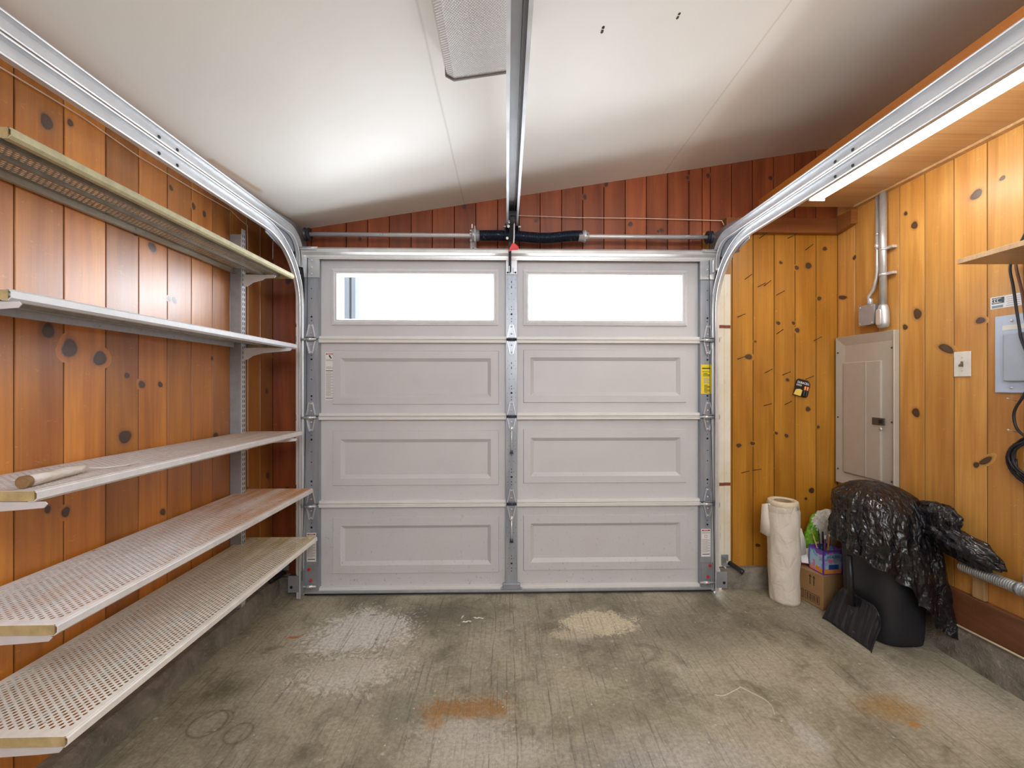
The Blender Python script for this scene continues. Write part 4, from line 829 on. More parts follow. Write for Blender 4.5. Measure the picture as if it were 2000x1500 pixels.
# small plywood shelf
zs = CH + (752 - 517) / 800 * 1.655
ps = thing('plywood_shelf', (1.95, 1.45, zs), 'small plywood shelf above the sticker on the honey pine wall', 'shelf')
mb = MB(); mb.prism([(1.812, 1.612, zs), (XR - .0008, 1.605, zs), (XR - .0008, 1.15, zs), (1.785, 1.15, zs)], (0, 0, .019)); boards(mb).build('shelf_board', W_PLY, ps, bevel=.001)
mb = MB(); mb.box(XR - .03, XR - .0008, 1.17, 1.58, zs - .03, zs - .0005); boards(mb).build('shelf_cleat', W_DARK, ps)
# cables
M_CABLE = plain('black_rubber_cable', (.012, .013, .018), .45, 0, .2)
cpt = lambda px, py, off: atX(px, py, XR - off)
def curve_through(pts, n=8):
    out = []; P = [pts[0]] + list(pts) + [pts[-1]]
    for i in range(1, len(P) - 2):
        a, b, c, d = P[i - 1], P[i], P[i + 1], P[i + 2]
        for k in range(n):
            t = k / n; out.append(.5 * ((2 * b) + (c - a) * t + (2 * a - 5 * b + 4 * c - d) * t * t + (3 * b - a - 3 * c + d) * t ** 3))
    out.append(pts[-1]); return out
r = thing('power_cord', cpt(1985, 600, .03), 'black cord hanging past the plywood shelf and across the sticker', 'cord')
top = cpt(2075, 250, .020); top.z = 2.318
mb = MB(); mb.tube(curve_through([top, cpt(2050, 330, .022), cpt(2012, 435, .026), cpt(1986, 488, .026), cpt(1973, 522, .028), cpt(1979, 560, .034), cpt(1985, 602, .036), cpt(1991, 640, .034), cpt(1994, 660, .036), cpt(2006, 692, .040), cpt(2013, 722, .040), cpt(2013, 740, .034), cpt(2013, 746, .030)]), .0046, 8); mb.build('cord', M_CABLE, r)
mb = MB(); mb.tube(curve_through([cpt(1984, 496, .014), cpt(1985, 524, .018), cpt(1996, 570, .028), cpt(2003, 625, .040), cpt(2012, 690, .042), cpt(2022, 750, .042), cpt(2028, 800, .030), cpt(2030, 860, .012)]), .0046, 8); mb.build('cord', plain('brown_cord', (.13, .05, .03), .5), r)
r = thing('coiled_cable', cpt(1985, 890, .03), 'coil of black cable hung on a nail below the blue-grey panel', 'cable')
nail_p = cpt(1984, 846, .02); mb = MB(); mb.tube(curve_through([cpt(2012, 748, .020), cpt(1998, 775, .022), cpt(1985, 795, .022), cpt(1980, 812, .022), cpt(1985, 835, .022), cpt(1999, 850, .026), cpt(2016, 858, .03)]), .0048, 8)
mb.build('lead', M_CABLE, r)
mb = MB(); pts = []; cy, cz = nail_p.y - .085, nail_p.z - .095
for k in range(0, 7 * 28 + 1):
    a = 2 * PI * k / 28; j = k / 28; pts.append((XR - .018 - .0045 * (j % 3) - .006 * math.sin(a * .5 + j), cy + (.098 + .009 * math.sin(j * 2.3)) * math.cos(a) + .012 * math.sin(j * 1.7), cz + (.082 + .012 * math.sin(j * 1.9 + 1)) * math.sin(a) - .018 * (.5 + .5 * math.sin(j * 2.1)) * (1 - math.sin(a)) * .6))
mb.tube(pts, .0048, 7); mb.build('coil', M_CABLE, r)
for (px, py), lab in (((1986, 844), 'nail holding the coiled black cable'), ((1985, 783), 'nail just under the blue-grey panel above the cable coil')):
    p = cpt(px, py, 0); o = thing('hook_nail', p, lab, 'nail'); mb = MB(); mb.tube([p + Vector((.001, 0, 0)), p + Vector((-.045, -.006, .010))], .0016, 6); mb.lathe([(.0001, 0), (.0042, .0003), (.0042, .0012), (.0001, .0014)], p + Vector((-.045, -.006, .010)), (-1, 0, .2), 10); mb.build('shaft', GALV, o)
# flexible metal conduit low on the wall
p0, p1 = atX(1878, 1102, 2.045), atX(2000, 1155, 2.045); zf = .446; L_ = 1.3; mb = MB(); n = 620
r = thing('flexible_conduit', (2.045, 1.3, zf), 'grey ribbed flexible conduit low on the wall behind the black bag', 'conduit')
mb.tube([(2.047, 1.800 - L_ * k / n, zf) for k in range(n + 1)], [.0228 + .0013 * math.sin(k * PI / 2) for k in range(n + 1)], 16); mb.build('ribbed_pipe', plain('grey_flex', (.40, .42, .42), .4, .5, .12), r)
for y in (1.58, 1.02):
    mb = MB(); mb.tube([(2.047, y, zf), (2.047, y + .015, zf)], .0265, 16); mb.box(XR - .030, XR - .0005, y, y + .015, zf + .015, zf + .055); mb.build('pipe_strap', GALV_D, r)
b0, b1 = wx(1907, 1150, .0), wx(1931, 1150, .0); mb = MB(); mb.box(XR - .020, XR - .0006, b1.y, b0.y, .318, .43); tag(boards(mb).build('wood_block', wood('pale_block_wood', (.62, .42, .2), (.45, .28, .12), 'Y', .1), bevel=.002), 'small pale wood block on the wall under the ribbed conduit', 'block')
mb = MB(); mb.tube([(XR - .030, y, .163 + .004 * math.sin(y * 9)) for y in [1.98 - .04 * k for k in range(40)]], .0045, 8)
tag(mb.build('beige_cable', plain('beige_cable', (.62, .52, .36), .55)), 'beige cable lying along the kerb top under the dark plank', 'cable')
# ------------------------------------------------------------------ nails and battery pack on the amber wall
NAILS = [(1486, 462), (1541, 462), (1576, 485), (1458, 542), (1483, 557), (1495, 555), (1519, 573), (1443, 616), (1520, 649), (1592, 662), (1443, 698), (1497, 725), (1531, 729), (1495, 789), (1536, 787), (1451, 920), (1473, 915)]
NL = ['just below the red ledger, nearest the door track', 'just below the red ledger, middle of its top row', 'above the dark double knot near the ledger end', 'alone between the cream jamb and a slanting pair', 'one of a close slanting pair, nearer the cream jamb', 'one of a close slanting pair, nearer the corner', 'short one just below the slanting pair', 'by the cream jamb below window level',
      'under two small knots', 'near the corner below the double knots', 'touching a large oval knot near the jamb', 'bright-headed, between the oval knot and the battery pack', 'bright-headed, beside the battery pack knot', 'lower than the battery pack, two boards away', 'lower than the battery pack, one board away', 'low, above the paper roll, nearer the jamb', 'low, above the paper roll, with a bright head']
mb = MB(); dv = Vector((.022, -.040, .020)); mb.tube([(0, .002, 0), dv], .0022, 7); hd = dv.normalized(); mb.lathe([(.0001, 0), (.0040, .0003), (.0040, .0014), (.0001, .0016)], dv, hd, 10)
n0 = mb.build('nail', plain('nail_steel', (.06, .05, .045), .45, .5, .2))
for k, ((px, py), lab) in enumerate(zip(NAILS, NL)):
    o = n0 if k == 0 else n0.copy()
    if k: col.objects.link(o)
    p = atY(px, py, YB); o.location = (p.x - .010, YB, p.z - .012); o.rotation_euler = (0, .25 * math.sin(k * 2.1), .15 * math.sin(k * 1.3)); tag(o, 'nail in amber boards, ' + lab, 'nail', 'nails in the amber boards')
pc = atY(1567, 758, YB - .012); bt = thing('battery_pack', pc, 'black and copper battery blister pack hanging on the amber boards', 'battery pack'); bt.rotation_euler = (0, math.radians(13), 0)
def child_local(o, parent): o.parent = parent; o.matrix_parent_inverse = Matrix.Identity(4); return o
M_CARD = plain('card_black', (.015, .014, .016), .45); M_GOLD = plain('card_gold', (.80, .60, .14), .5); M_COP = plain('copper_foil', (.72, .26, .07), .3, .5)
mb = MB(); w, h = .047, .054; pl = [(-w, -h), (w * .8, -h), (w, -h * .8), (w, h * .55), (w * .85, h * .8), (w * .55, h * .98), (-w * .75, h), (-w, h * .8)]; mb.prism([(x, .001, z) for x, z in pl][::-1], (0, .0015, 0))
child_local(mb.build('card', M_CARD), bt)
mb = MB(); mb.prism([(x, -.0002, z) for x, z in ((-w * .98, -h * .9), (w * .02, -h * .95), (w * .1, -h * .25), (-w * .3, -h * .15), (-w * .8, -h * .28))][::-1], (0, .001, 0)); mb.box(-w * .9, -w * .15, -.0002, .001, h * .18, h * .38, 1); child_local(mb.build('card_print', [M_GOLD, GREY_INK]), bt)
mb = MB(); mb.lathe([(.0001, -h * .92), (.0065, -h * .92), (.0070, -h * .88), (.0070, h * .24), (.0065, h * .28), (.0001, h * .28)], (w * .62, -.006, 0), (0, 0, 1), 14); mb.lathe([(.0071, -h * .2), (.0072, -h * .19), (.0072, h * .23), (.0071, h * .24)], (w * .62, -.006, 0), (0, 0, 1), 14, 1); 
mb.lathe([(.0001, -h * .92), (.0065, -h * .92), (.0070, -h * .88), (.0070, h * .24), (.0065, h * .28), (.0001, h * .28)], (w * .28, -.006, 0), (0, 0, 1), 14); mb.lathe([(.0071, -h * .2), (.0072, -h * .19), (.0072, h * .23), (.0071, h * .24)], (w * .28, -.006, 0), (0, 0, 1), 14, 1)
child_local(mb.build('battery', [M_CARD, M_COP]), bt)
o = text('lettering', 'DURACELL', PAPER, .0185, Matrix.Identity(4), bt, bold=.0005); o.matrix_parent_inverse = Matrix.Identity(4); o.matrix_basis = frame_M((0, -.0005, h * .58), (1, 0, 0), (0, 0, 1)) @ Matrix.Diagonal((.86, 1, 1, 1))
p = atY(1573, 741, YB); o = n0.copy(); col.objects.link(o); o.location = (p.x, YB, p.z); tag(o, 'nail from which the battery pack hangs', 'nail', 'nails in the amber boards')
# photo-eye sensors at the door feet
def photo_eye(sg, p, d, label):
    r = thing('photo_eye', p, label, 'sensor'); p = Vector(p); d = Vector(d).normalized(); mb = MB()
    mb.lathe([(.0001, 0), (.013, .001), (.0145, .006), (.0145, .075), (.016, .078), (.016, .092), (.013, .094), (.0001, .094)], p, d, 16); mb.disc(p + d * .0945, d, .010, 1, 14); mb.build('sensor_body', [BLACK, plain('red_lens', (.30, .01, .06), .2)], r)
    mb = MB(); mb.box(p.x - .004 - .030, p.x + .030 - .004, YB - .060, YB - .030, p.z - .018, p.z - .015); mb.box(p.x - .034, p.x - .031, YB - .075, YB - .021, p.z - .025, p.z + .035); mb.box(p.x - .034, p.x + .010, YB - .024, YB - .021, p.z + .0, p.z + .038); mb.build('sensor_bracket', GALV_D, r)
p = atY(1424, 1099, 2.50); photo_eye(1, (p.x, 2.505, p.z), (.55, -.75, -.35), 'black sensor with red lens at the track foot beside the paper roll')
p = atY(556, 1118, 2.50); photo_eye(-1, (p.x, 2.505, p.z), (-.55, -.75, -.25), 'black sensor at the track foot under the lowest shelf')
# ------------------------------------------------------------------ things in the right corner
def fbm(p, s, seed=0.0): return noise.fractal(Vector(p) * s + Vector((seed, seed * 1.7, -seed)), 1.0, 2.0, 4)
def ridged(p, s, seed=0.0): return 1 - abs(noise.noise(Vector(p) * s + Vector((seed, -seed, seed * 2)))) * 2
# paper roll
rc = Vector((1.632, 2.375, 0)); R_, H_ = .081, .570
pr = thing('paper_roll', rc, 'tall roll of cream paper standing against the amber wall', 'paper roll')
t = NT('cream_kraft_paper'); p = t.geo(); a = t.noise(p, 14, 3, .5, 1.5); b = t.voro(t.scale(p, (1, 1, .7)), 16, 'DISTANCE_TO_EDGE'); h = t.math('ADD', t.math('MULTIPLY', t.ramp(b, [(.0, 0.0), (.10, 1.0)]), .35), t.math('MULTIPLY', a, 1.3))
M_ROLL = t.bsdf(t.mix(a, (.70, .63, .53), (.76, .69, .60)), .7, normal=t.bump(h, .4, .007))
mb = MB(); n = 56; m = 40; rs = []
for j in range(m + 1):
    z = H_ * j / m; row = []
    for k in range(n):
        a = 2 * PI * k / n; d = Vector((math.cos(a), math.sin(a), 0)); w = .0055 * (ridged((d.x * .25, d.y * .25, z), 7, 3) - .3) + .004 * noise.noise(Vector((d.x * 1.2, d.y * 1.2, z * 5)))
        rr = R_ * (.95 + .09 * min(1, j / 30)) + w + (.006 if j > m - 3 else 0) * math.sin(a * 2); row.append(rc + d * rr + Vector((-.012 * z / H_, 0, z + (.010 * math.sin(a + 1.0) if j == m else 0))))
    rs.append(row)
mb.rings(rs, 0, True, True, (True, False)); mb.build('wrapping', M_ROLL, pr)
mb = MB(); tc = rc + Vector((-.010, 0, 0)); mb.lathe([(.079, H_ - .03), (.078, H_ + .012), (.072, H_ + .016), (.048, H_ + .013), (.046, H_ - .02), (.030, H_ - .02), (.030, H_ - .05)], tc, (0, 0, 1), 32); mb.build('roll_end', plain('cream_paper_edge', (.72, .62, .45), .8, 0, .1, 80), pr)
mb = MB(); mb.lathe([(.046, H_ - .02), (.046, H_ + .010), (.039, H_ + .010), (.039, H_ - .06)], tc, (0, 0, 1), 28); mb.build('cardboard_core', plain('brown_core', (.30, .22, .13), .85, 0, .2), pr)
def sheet(name, rows, mat, parent=None, th=.0012, sub=2):
    mb = MB(); ids = [[mb.pt(p) for p in r] for r in rows]
    for a, b in zip(ids, ids[1:]):
        for k in range(len(a) - 1): mb.face((a[k], a[k + 1], b[k + 1], b[k]), 0, True)
    o = mb.build(name, mat, parent, subsurf=sub); s = o.modifiers.new('thickness', 'SOLIDIFY'); s.thickness = th; return o
V = Vector
sheet('loose_flap', [[rc + V((-.060, -.010, .560)), rc + V((-.098, -.004, .566)), rc + V((-.122, .020, .556))], [rc + V((-.062, -.012, .46)), rc + V((-.102, -.012, .455)), rc + V((-.128, .022, .452))], [rc + V((-.060, -.010, .375)), rc + V((-.100, -.006, .37)), rc + V((-.126, .030, .385))]], M_ROLL, pr, sub=0)
sheet('loose_flap', [[rc + V((.065, -.02, .43)), rc + V((.105, .005, .415)), rc + V((.120, .03, .40))], [rc + V((.07, -.02, .36)), rc + V((.125, .0, .34)), rc + V((.145, .035, .33))], [rc + V((.07, -.02, .27)), rc + V((.13, .0, .265)), rc + V((.155, .035, .265))]], M_ROLL, pr, sub=0)
# carton
def oriented(o, u, ang=None):
    u = V(u).normalized(); v = V((0, 0, 1)).cross(u); return Matrix(((u.x, v.x, 0, o[0]), (u.y, v.y, 0, o[1]), (0, 0, 1, o[2]), (0, 0, 0, 1)))
M_KRAFT = plain('brown_cardboard', (.36, .205, .085), .8, 0, .14, 10)
MC = oriented((1.765, 2.249, 0), (.965, .262, 0)); cw, cdp, ch = .21, .200, .188
ct = thing('cardboard_box', MC @ V((cw / 2, cdp / 2, 0)), 'brown cardboard box on the floor under the painted box', 'box')
mb = MB(); mb.box(0, cw, 0, cdp, .001, ch - .002, 0, MC); mb.build('carton', M_KRAFT, ct, bevel=.003)
mb = MB(); mb.box(-.001, cw + .001, 0, cdp * .5 - .001, ch - .0018, ch + .001, 0, MC); mb.box(-.001, cw + .001, cdp * .5 + .001, cdp, ch - .0018, ch + .001, 0, MC); mb.build('top_flap', plain('cardboard_flap', (.40, .24, .105), .8, 0, .12), ct)
mb = MB(); f = lambda y0, y1, z0, z1, m=0: mb.box(-.0012, .0004, y0, y1, z0, z1, m, MC)
for y0, y1, z0, z1 in ((.02, .105, .02, .022), (.02, .105, .066, .068), (.02, .022, .02, .068), (.103, .105, .02, .068), (.115, .215, .02, .022), (.115, .215, .066, .068), (.115, .117, .02, .068), (.213, .215, .02, .068)): f(y0, y1, z0, z1)
for k in range(7): f(.028 + .010 * k, .028 + .010 * k + (.003 if k % 2 else .005), .027, .061)
for k in range(4): f(.125, .195 - .02 * (k % 2), .028 + .009 * k, .031 + .009 * k)
for s in (0, 1): mb.prism([MC @ V((-.0008, .05 + .022 * s, .115)), MC @ V((-.0008, .054 + .022 * s, .115)), MC @ V((-.0008, .054 + .022 * s, .162)), MC @ V((-.0008, .05 + .022 * s, .162))], MC.to_3x3() @ V((-.0008, 0, 0))); mb.prism([MC @ V((-.0008, .044 + .022 * s, .158)), MC @ V((-.0008, .060 + .022 * s, .158)), MC @ V((-.0008, .052 + .022 * s, .172))], MC.to_3x3() @ V((-.0008, 0, 0)))
mb.build('carton_print', plain('carton_print_brown', (.06, .035, .02), .8), ct)
# painted box with pencils
MP = oriented((1.782, 2.27, ch + .0015), (.9965, .083, 0)); bw, bd_, bh, th_ = .118, .098, .135, .003
pb = thing('painted_box', MP @ V((bw / 2, bd_ / 2, 0)), 'purple trimmed painted pencil box on the cardboard box', 'pencil box')
t = NT('painted_box_picture'); p = t.geo(); sp = t.n('SeparateXYZ'); t.lk(p, sp.inputs[0]); nz = t.noise(p, 22, 3, .55, .8); n2 = t.noise(p, 17, 3, .5, 1.2); zz = t.math('SUBTRACT', sp.outputs[2], ch)
c = t.mix(t.ramp(nz, [(.40, 0.0), (.50, 1.0)]), (.16, .42, .72), (.42, .66, .82))
c = t.mix(t.ramp(n2, [(.52, 0.0), (.58, 1.0)]), c, (.72, .28, .52))
c = t.mix(t.ramp(t.math('ADD', t.math('MULTIPLY', zz, 8), t.math('MULTIPLY', n2, .9)), [(.0, 1.0), (.62, 1.0), (.70, 0.0)]), c, (.88, .30, .03))
c = t.mix(t.ramp(t.math('ADD', t.math('MULTIPLY', zz, 8), t.math('MULTIPLY', nz, .9)), [(1.24, 0.0), (1.34, 1.0)]) if False else t.ramp(t.math('SUBTRACT', t.math('ADD', t.math('MULTIPLY', zz, 8), t.math('MULTIPLY', nz, .9)), .6), [(.72, 0.0), (.78, 1.0)]), c, (.20, .09, .45))
M_PIC = t.bsdf(c, .45); M_PURP = plain('purple_paint', (.13, .05, .42), .45)
mb = MB()
for a in ((0, bw, 0, th_), (0, bw, bd_ - th_, bd_), (0, th_, th_, bd_ - th_), (bw - th_, bw, th_, bd_ - th_)): mb.box(a[0], a[1], a[2], a[3], 0, bh, 0, MP)
mb.box(th_, bw - th_, th_, bd_ - th_, 0, .004, 0, MP); mb.build('box_walls', M_PIC, pb)
mb = MB(); e = .005; g = .0012
for x in (0, bw):
    for y in (0, bd_): mb.box(x - (g if x == 0 else e), x + (e if x == 0 else g), y - (g if y == 0 else e), y + (e if y == 0 else g), 0, bh, 0, MP)
for z0, z1 in ((0, .005), (bh - .005, bh + .001)):
    mb.box(-g, bw + g, -g, .001, z0, z1, 0, MP); mb.box(-g, bw + g, bd_ - .001, bd_ + g, z0, z1, 0, MP); mb.box(-g, .001, 0, bd_, z0, z1, 0, MP); mb.box(bw - .001, bw + g, 0, bd_, z0, z1, 0, MP)
mb.build('purple_trim', M_PURP, pb)
r3 = MP.to_3x3(); M_NAVY = plain('navy_ink', (.02, .04, .16), .5); M_OR = plain('orange_ink', (.80, .22, .05), .5); M_BL = plain('blue_ink', (.02, .12, .50), .5); M_AQ = plain('aqua_ink', (.30, .70, .80), .5)
mb = MB(); mb.box(.034, .094, -.0009, -.0003, .028, .056, 0, MP); mb.build('painted_patch', M_BL, pb)
for s, z, sz, mm, sxx in (('HEALING', .098, .020, M_NAVY, .95), ('TOUCH', .076, .020, M_OR, 1.0), ('TO BE NICE', .059, .012, M_AQ, 1.0), ('YOU', .040, .026, M_NAVY, 1.1)):
    text('lettering', s, mm, sz, frame_M(MP @ V((.064, -.0012, z)), r3 @ V((1, 0, 0)), (0, 0, 1)), pb, sx=sxx)
def stick(name, label, cat, base, tip, r0, parts):
    b0, t0 = MP @ V(base), MP @ V(tip); L = (t0 - b0).length; ax = (t0 - b0) / L; o = thing(name, b0, label, cat, 'pencils and pens in the painted box')
    for pn, h0, h1, ra, rb, mt in parts:
        mb = MB(); mb.lathe([(ra, 0), (ra, (h1 - h0) * L * .02), (rb, (h1 - h0) * L * .98), (rb * .6, (h1 - h0) * L)], b0 + ax * L * h0, ax, 10); mb.build(pn, mt, o)
PUR = plain('purple_barrel', (.13, .03, .13), .4); GOLD = plain('ochre_pencil', (.58, .27, .04), .45); PBLK = plain('pen_black', (.02, .02, .025), .4); PNAV = plain('pen_navy', (.02, .03, .08), .4); YELP = plain('yellow_pencil', (.72, .50, .12), .5)
stick('pen', 'purple pen with a white end in the painted box', 'pen', (.030, .03, .006), (.055, .045, .205), .005, [('barrel', 0, .90, .0048, .0048, PUR), ('end_cap', .90, 1, .0052, .0045, WHITEP)])
stick('pencil', 'thick ochre pencil with grey eraser leaning in the painted box', 'pencil', (.045, .035, .006), (.090, .05, .225), .005, [('barrel', 0, .86, .0050, .0050, GOLD), ('ferrule', .86, .93, .0052, .0052, STEEL), ('eraser', .93, 1, .0048, .0042, plain('grey_eraser', (.35, .33, .32), .8))])
stick('pen', 'black pen standing behind the ochre pencil', 'pen', (.060, .06, .006), (.066, .075, .215), .0045, [('barrel', 0, .7, .0045, .0045, PBLK), ('pen_cap', .7, 1, .0053, .0045, BLACK)])
stick('pen', 'dark green-black pen at the back of the painted box', 'pen', (.055, .07, .006), (.050, .088, .23), .0045, [('barrel', 0, .8, .0040, .0040, plain('pen_green', (.01, .05, .04), .4)), ('pen_tip', .8, 1, .0040, .0015, PBLK)])
stick('pen', 'navy capped pen leaning towards the bin in the painted box', 'pen', (.062, .04, .006), (.102, .065, .195), .0045, [('barrel', 0, .72, .0048, .0048, plain('pen_grey', (.40, .42, .46), .4)), ('pen_cap', .72, 1, .0055, .0048, PNAV)])
stick('pencil', 'thin yellow pencil leaning towards the paper roll in the painted box', 'pencil', (.048, .05, .006), (.012, .090, .215), .003, [('barrel', 0, .88, .0032, .0032, YELP), ('pencil_tip', .88, 1, .0032, .0005, GOLD)])
# plastic bag, tissue and cloth behind the boxes
def crumple(name, centre, rad, mats, amp, fs, seed, pick=None, seg=(44, 30), parent=None, squash=None):
    mb = MB(); rs = []; n, m = seg; c = V(centre)
    for j in range(m + 1):
        ph = PI * j / m - PI / 2; row = []
        for k in range(n):
            a = 2 * PI * k / n; d = V((math.cos(ph) * math.cos(a), math.cos(ph) * math.sin(a), math.sin(ph)))
            w = 1 + amp * (fbm(d, fs, seed) + .5 * (ridged(d, fs * 1.8, seed) - .4)); q = V((d.x * rad[0] * w, d.y * rad[1] * w, d.z * rad[2] * w))
            if squash: q = squash(q)
            row.append(c + q)
        rs.append(row)
    mb.rings(rs, 0, True)
    if pick:
        for i, f in enumerate(mb.f): mb.mi[i] = pick(sum((V(mb.v[q]) for q in f), V()) / len(f))
    return mb.build(name, mats, parent)
t = NT('green_plastic_film'); g = t.noise(t.geo(), 40, 4, .6); M_GREEN = t.bsdf(t.mix(t.ramp(g, [(.35, 0.0), (.65, 1.0)]), (.06, .22, .015), (.25, .55, .03)), .25, normal=t.bump(g, .6, .006))
t = NT('clear_plastic_film'); g = t.noise(t.geo(), 55, 5, .65); M_CLEAR = t.bsdf(t.mix(t.ramp(g, [(.35, 0.0), (.65, 1.0)]), (.50, .52, .46), (.82, .82, .78)), .2, normal=t.bump(g, .8, .008))
bgc = V((1.902, 2.438, .360)); sh_ = lambda q: V((q.x + q.z * .28, q.y, q.z))
pbg = thing('plastic_bag', (bgc.x, bgc.y, .19), 'crumpled green and clear plastic bag behind the painted box', 'bag')
crumple('bag_film', bgc, (.100, .044, .150), [M_GREEN, M_CLEAR, PAPER], .16, 1.7, 4, lambda q: 0 if (q.x - bgc.x) * 1.0 + .062 < (q.z - bgc.z) * .28 + .02 * math.sin(q.z * 40) else (1 if q.z > .36 else 2), parent=pbg, squash=sh_)
o = crumple('red_cloth', MC @ V((.048, .165, ch + .021)), (.055, .036, .018), plain('red_cloth', (.34, .012, .03), .85), .18, 2, 9, seg=(30, 18)); tag(o, 'dark red cloth on the cardboard box beside paper roll', 'cloth')
q = MC @ V((.046, .125, ch + .022))
rows = []; 
for j in range(7):
    rows.append([q + V((-.045 + .095 * i / 6 + .006 * math.sin(j), -.012 + .05 * j / 6 + .008 * math.sin(i * 2.1), .004 + .078 * (j / 6) ** .8 * (1 - .25 * abs(i - 3) / 3) + .012 * noise.noise(V((i * .8, j * .8, 2))))) for i in range(7)])
o = sheet('tissue', rows, PAPER, th=.001); tag(o, 'crumpled white tissue on the cardboard box beside the painted box', 'tissue')
mb = MB(); a = MP @ V((bw + .004, .03, -.0005)); MG = oriented(a, (.90, .42, 0)); mb.box(0, .050, 0, .004, .001, .128, 0, MG); tag(mb.build('grey_card', plain('grey_card', (.34, .32, .29), .8)), 'grey-brown card standing between the painted box and bin', 'card')
# ------------------------------------------------------------------ bin, draped bag, shovel blade
def rrect(cx, cy, hx, hy, z, n=40, e=3.2):
    out = []
    for k in range(n):
        a = 2 * PI * k / n; c, s = math.cos(a), math.sin(a); out.append(V((cx + hx * abs(c) ** (2 / e) * (1 if c > 0 else -1), cy + hy * abs(s) ** (2 / e) * (1 if s > 0 else -1), z)))
    return out
bn = thing('trash_bin', (1.915, 2.06, 0), 'black plastic trash bin under the draped black bag', 'bin')
mb = MB(); M_BIN = plain('bin_plastic', (.016, .017, .022), .5, 0, .25, 20)
lv = [(.002, .105, .125), (.006, .118, .142), (.03, .122, .146), (.20, .128, .152), (.40, .135, .158), (.47, .138, .162), (.472, .144, .168), (.500, .145, .169), (.502, .139, .163), (.40, .132, .155), (.03, .117, .141), (.012, .11, .13)]
mb.rings([rrect(1.926, 2.06, hx, hy, z) for z, hx, hy in lv]); mb.build('bin_body', M_BIN, bn)
mb = MB(); mb.box(1.762, 1.774, 2.02, 2.10, .40, .43); mb.build('bin_handle', M_BIN, bn, bevel=.004)
mb = MB(); pz = [atX(px, py, 1.84) for px, py in ((1643, 1066), (1690, 1094))]; rows_ = [[V((1.748, 2.09, .445)), V((1.762, 1.98, .415)), V((1.774, 1.885, .39))], [V((1.755, 2.10, .49)), V((1.770, 1.99, .465)), V((1.784, 1.895, .43))]]
o = sheet('pink_board', rows_, plain('pink_board', (.66, .40, .33), .7), th=.004, sub=1); tag(o, 'pinkish cardboard sheet poking out below the black bag on bin', 'cardboard')
t = NT('black_bag_film'); p = t.geo(); 
dn = t.n('TexNoise'); t.lk(p, dn.inputs[0]); dn.inputs['Scale'].default_value = 12; wq = t.add(t.scale(p, (34, 34, 17)), t.scale(dn.outputs[1], (2.2, 2.2, 2.2))); wr = t.math('ADD', t.voro(wq, 1.0), t.math('MULTIPLY', t.voro(t.scale(wq, (2.3, 2.3, 2.3)), 1.0), .35)); w2 = t.noise(p, 75, 4, .6, .8); 
M_BAG = t.bsdf(t.mix(t.ramp(w2, [(.3, 0.0), (.7, 1.0)]), (.004, .004, .006), (.008, .008, .011)), .27, 0, .7, .07, normal=t.bump(t.math('ADD', wr, t.math('MULTIPLY', w2, .12)), 1.0, .014), spec=.3)
gb = thing('garbage_bag', (1.9, 2.05, .6), 'shiny black plastic bag draped over the trash bin', 'bag')
def lerp_table(tab, a):
    a %= 360; tab = sorted(tab); tab = [(tab[-1][0] - 360, *tab[-1][1:])] + tab + [(tab[0][0] + 360, *tab[0][1:])]
    for (p, *u), (q, *v) in zip(tab, tab[1:]):
        if p <= a <= q: k = (a - p) / (q - p); k = k * k * (3 - 2 * k); return [x + (y - x) * k for x, y in zip(u, v)]
# angle, hem radius, hem height, shoulder radius
TAB = [(0, .20, .20, .19), (60, .20, .45, .19), (120, .19, .46, .17), (180, .170, .445, .165), (205, .200, .425, .180), (235, .238, .385, .205), (255, .228, .33, .200), (272, .226, .24, .195), (288, .245, .14, .20), (303, .285, .09, .225), (318, .27, .16, .23), (340, .24, .2, .21)]
BC, TOP = V((1.902, 2.075, 0)), V((1.922, 2.115, .752)); mb = MB(); n, m = 260, 120; rs = []
for j in range(m + 1):
    v = j / m; row = []
    for k in range(n):
        a = 360 * k / n; R, hz, sr = lerp_table(TAB, a); ca, sa = math.cos(math.radians(a)), math.sin(math.radians(a))
        r = (v / .38) ** .8 * sr if v < .38 else sr + (R - sr) * ((v - .38) / .62) ** .9
        base = TOP.lerp(BC, min(1, v * 1.4) ** 1.2)
        z = TOP.z - (TOP.z - hz) * (.24 * (v / .38) ** 2.0 if v < .38 else .24 + .76 * ((v - .38) / .62))
        q = V((base.x + ca * r, base.y + sa * r, z))
        fold = math.sin(math.radians(a) * 17 + 2.2 * noise.noise(V((ca * 2, sa * 2, v * 2)))) * .008 * v ** 1.3
        wrk = .010 * (ridged((ca * 1.15 + v * .25, sa * 1.15, v * .75), 5.2, 2) - .35) * (.35 + .65 * v) + .0045 * (ridged((ca * 1.1, sa * 1.1 + v * .2, v * .9), 13, 7) - .4) * min(1, v * 4) + .0015 * (ridged((q.x, q.y, q.z * .6), 34, 3) - .4)
        q += V((ca, sa, .55)) * (fold + wrk); q.x = min(q.x, XR - (.045 if q.y > 2.10 and q.z > .62 else .008) - .006 * (1 + math.sin(a * .7 + v * 9)))
        row.append(q)
    rs.append(row)
mb.rings(rs, 0, True, True, (True, False))
o = mb.build('bag_sheet', M_BAG, gb)
def lobe(c, rad, M, seed, nm):
    R3 = Matrix.Rotation(M[0], 3, 'Z') @ Matrix.Rotation(M[1], 3, 'Y')
    def sq(q):
        q = R3 @ q; q.x = min(q.x, XR - .006 - c[0]); return q
    return crumple(nm, c, rad, M_BAG, .16, 2.2, seed, seg=(60, 36), parent=gb, squash=sq)
lobe((2.030, 1.905, .620), (.115, .045, .085), (PI / 2, .15), 5, 'bag_fold')
lobe((2.025, 1.80, .545), (.165, .055, .062), (PI / 2 + .05, -.22), 8, 'bag_end')
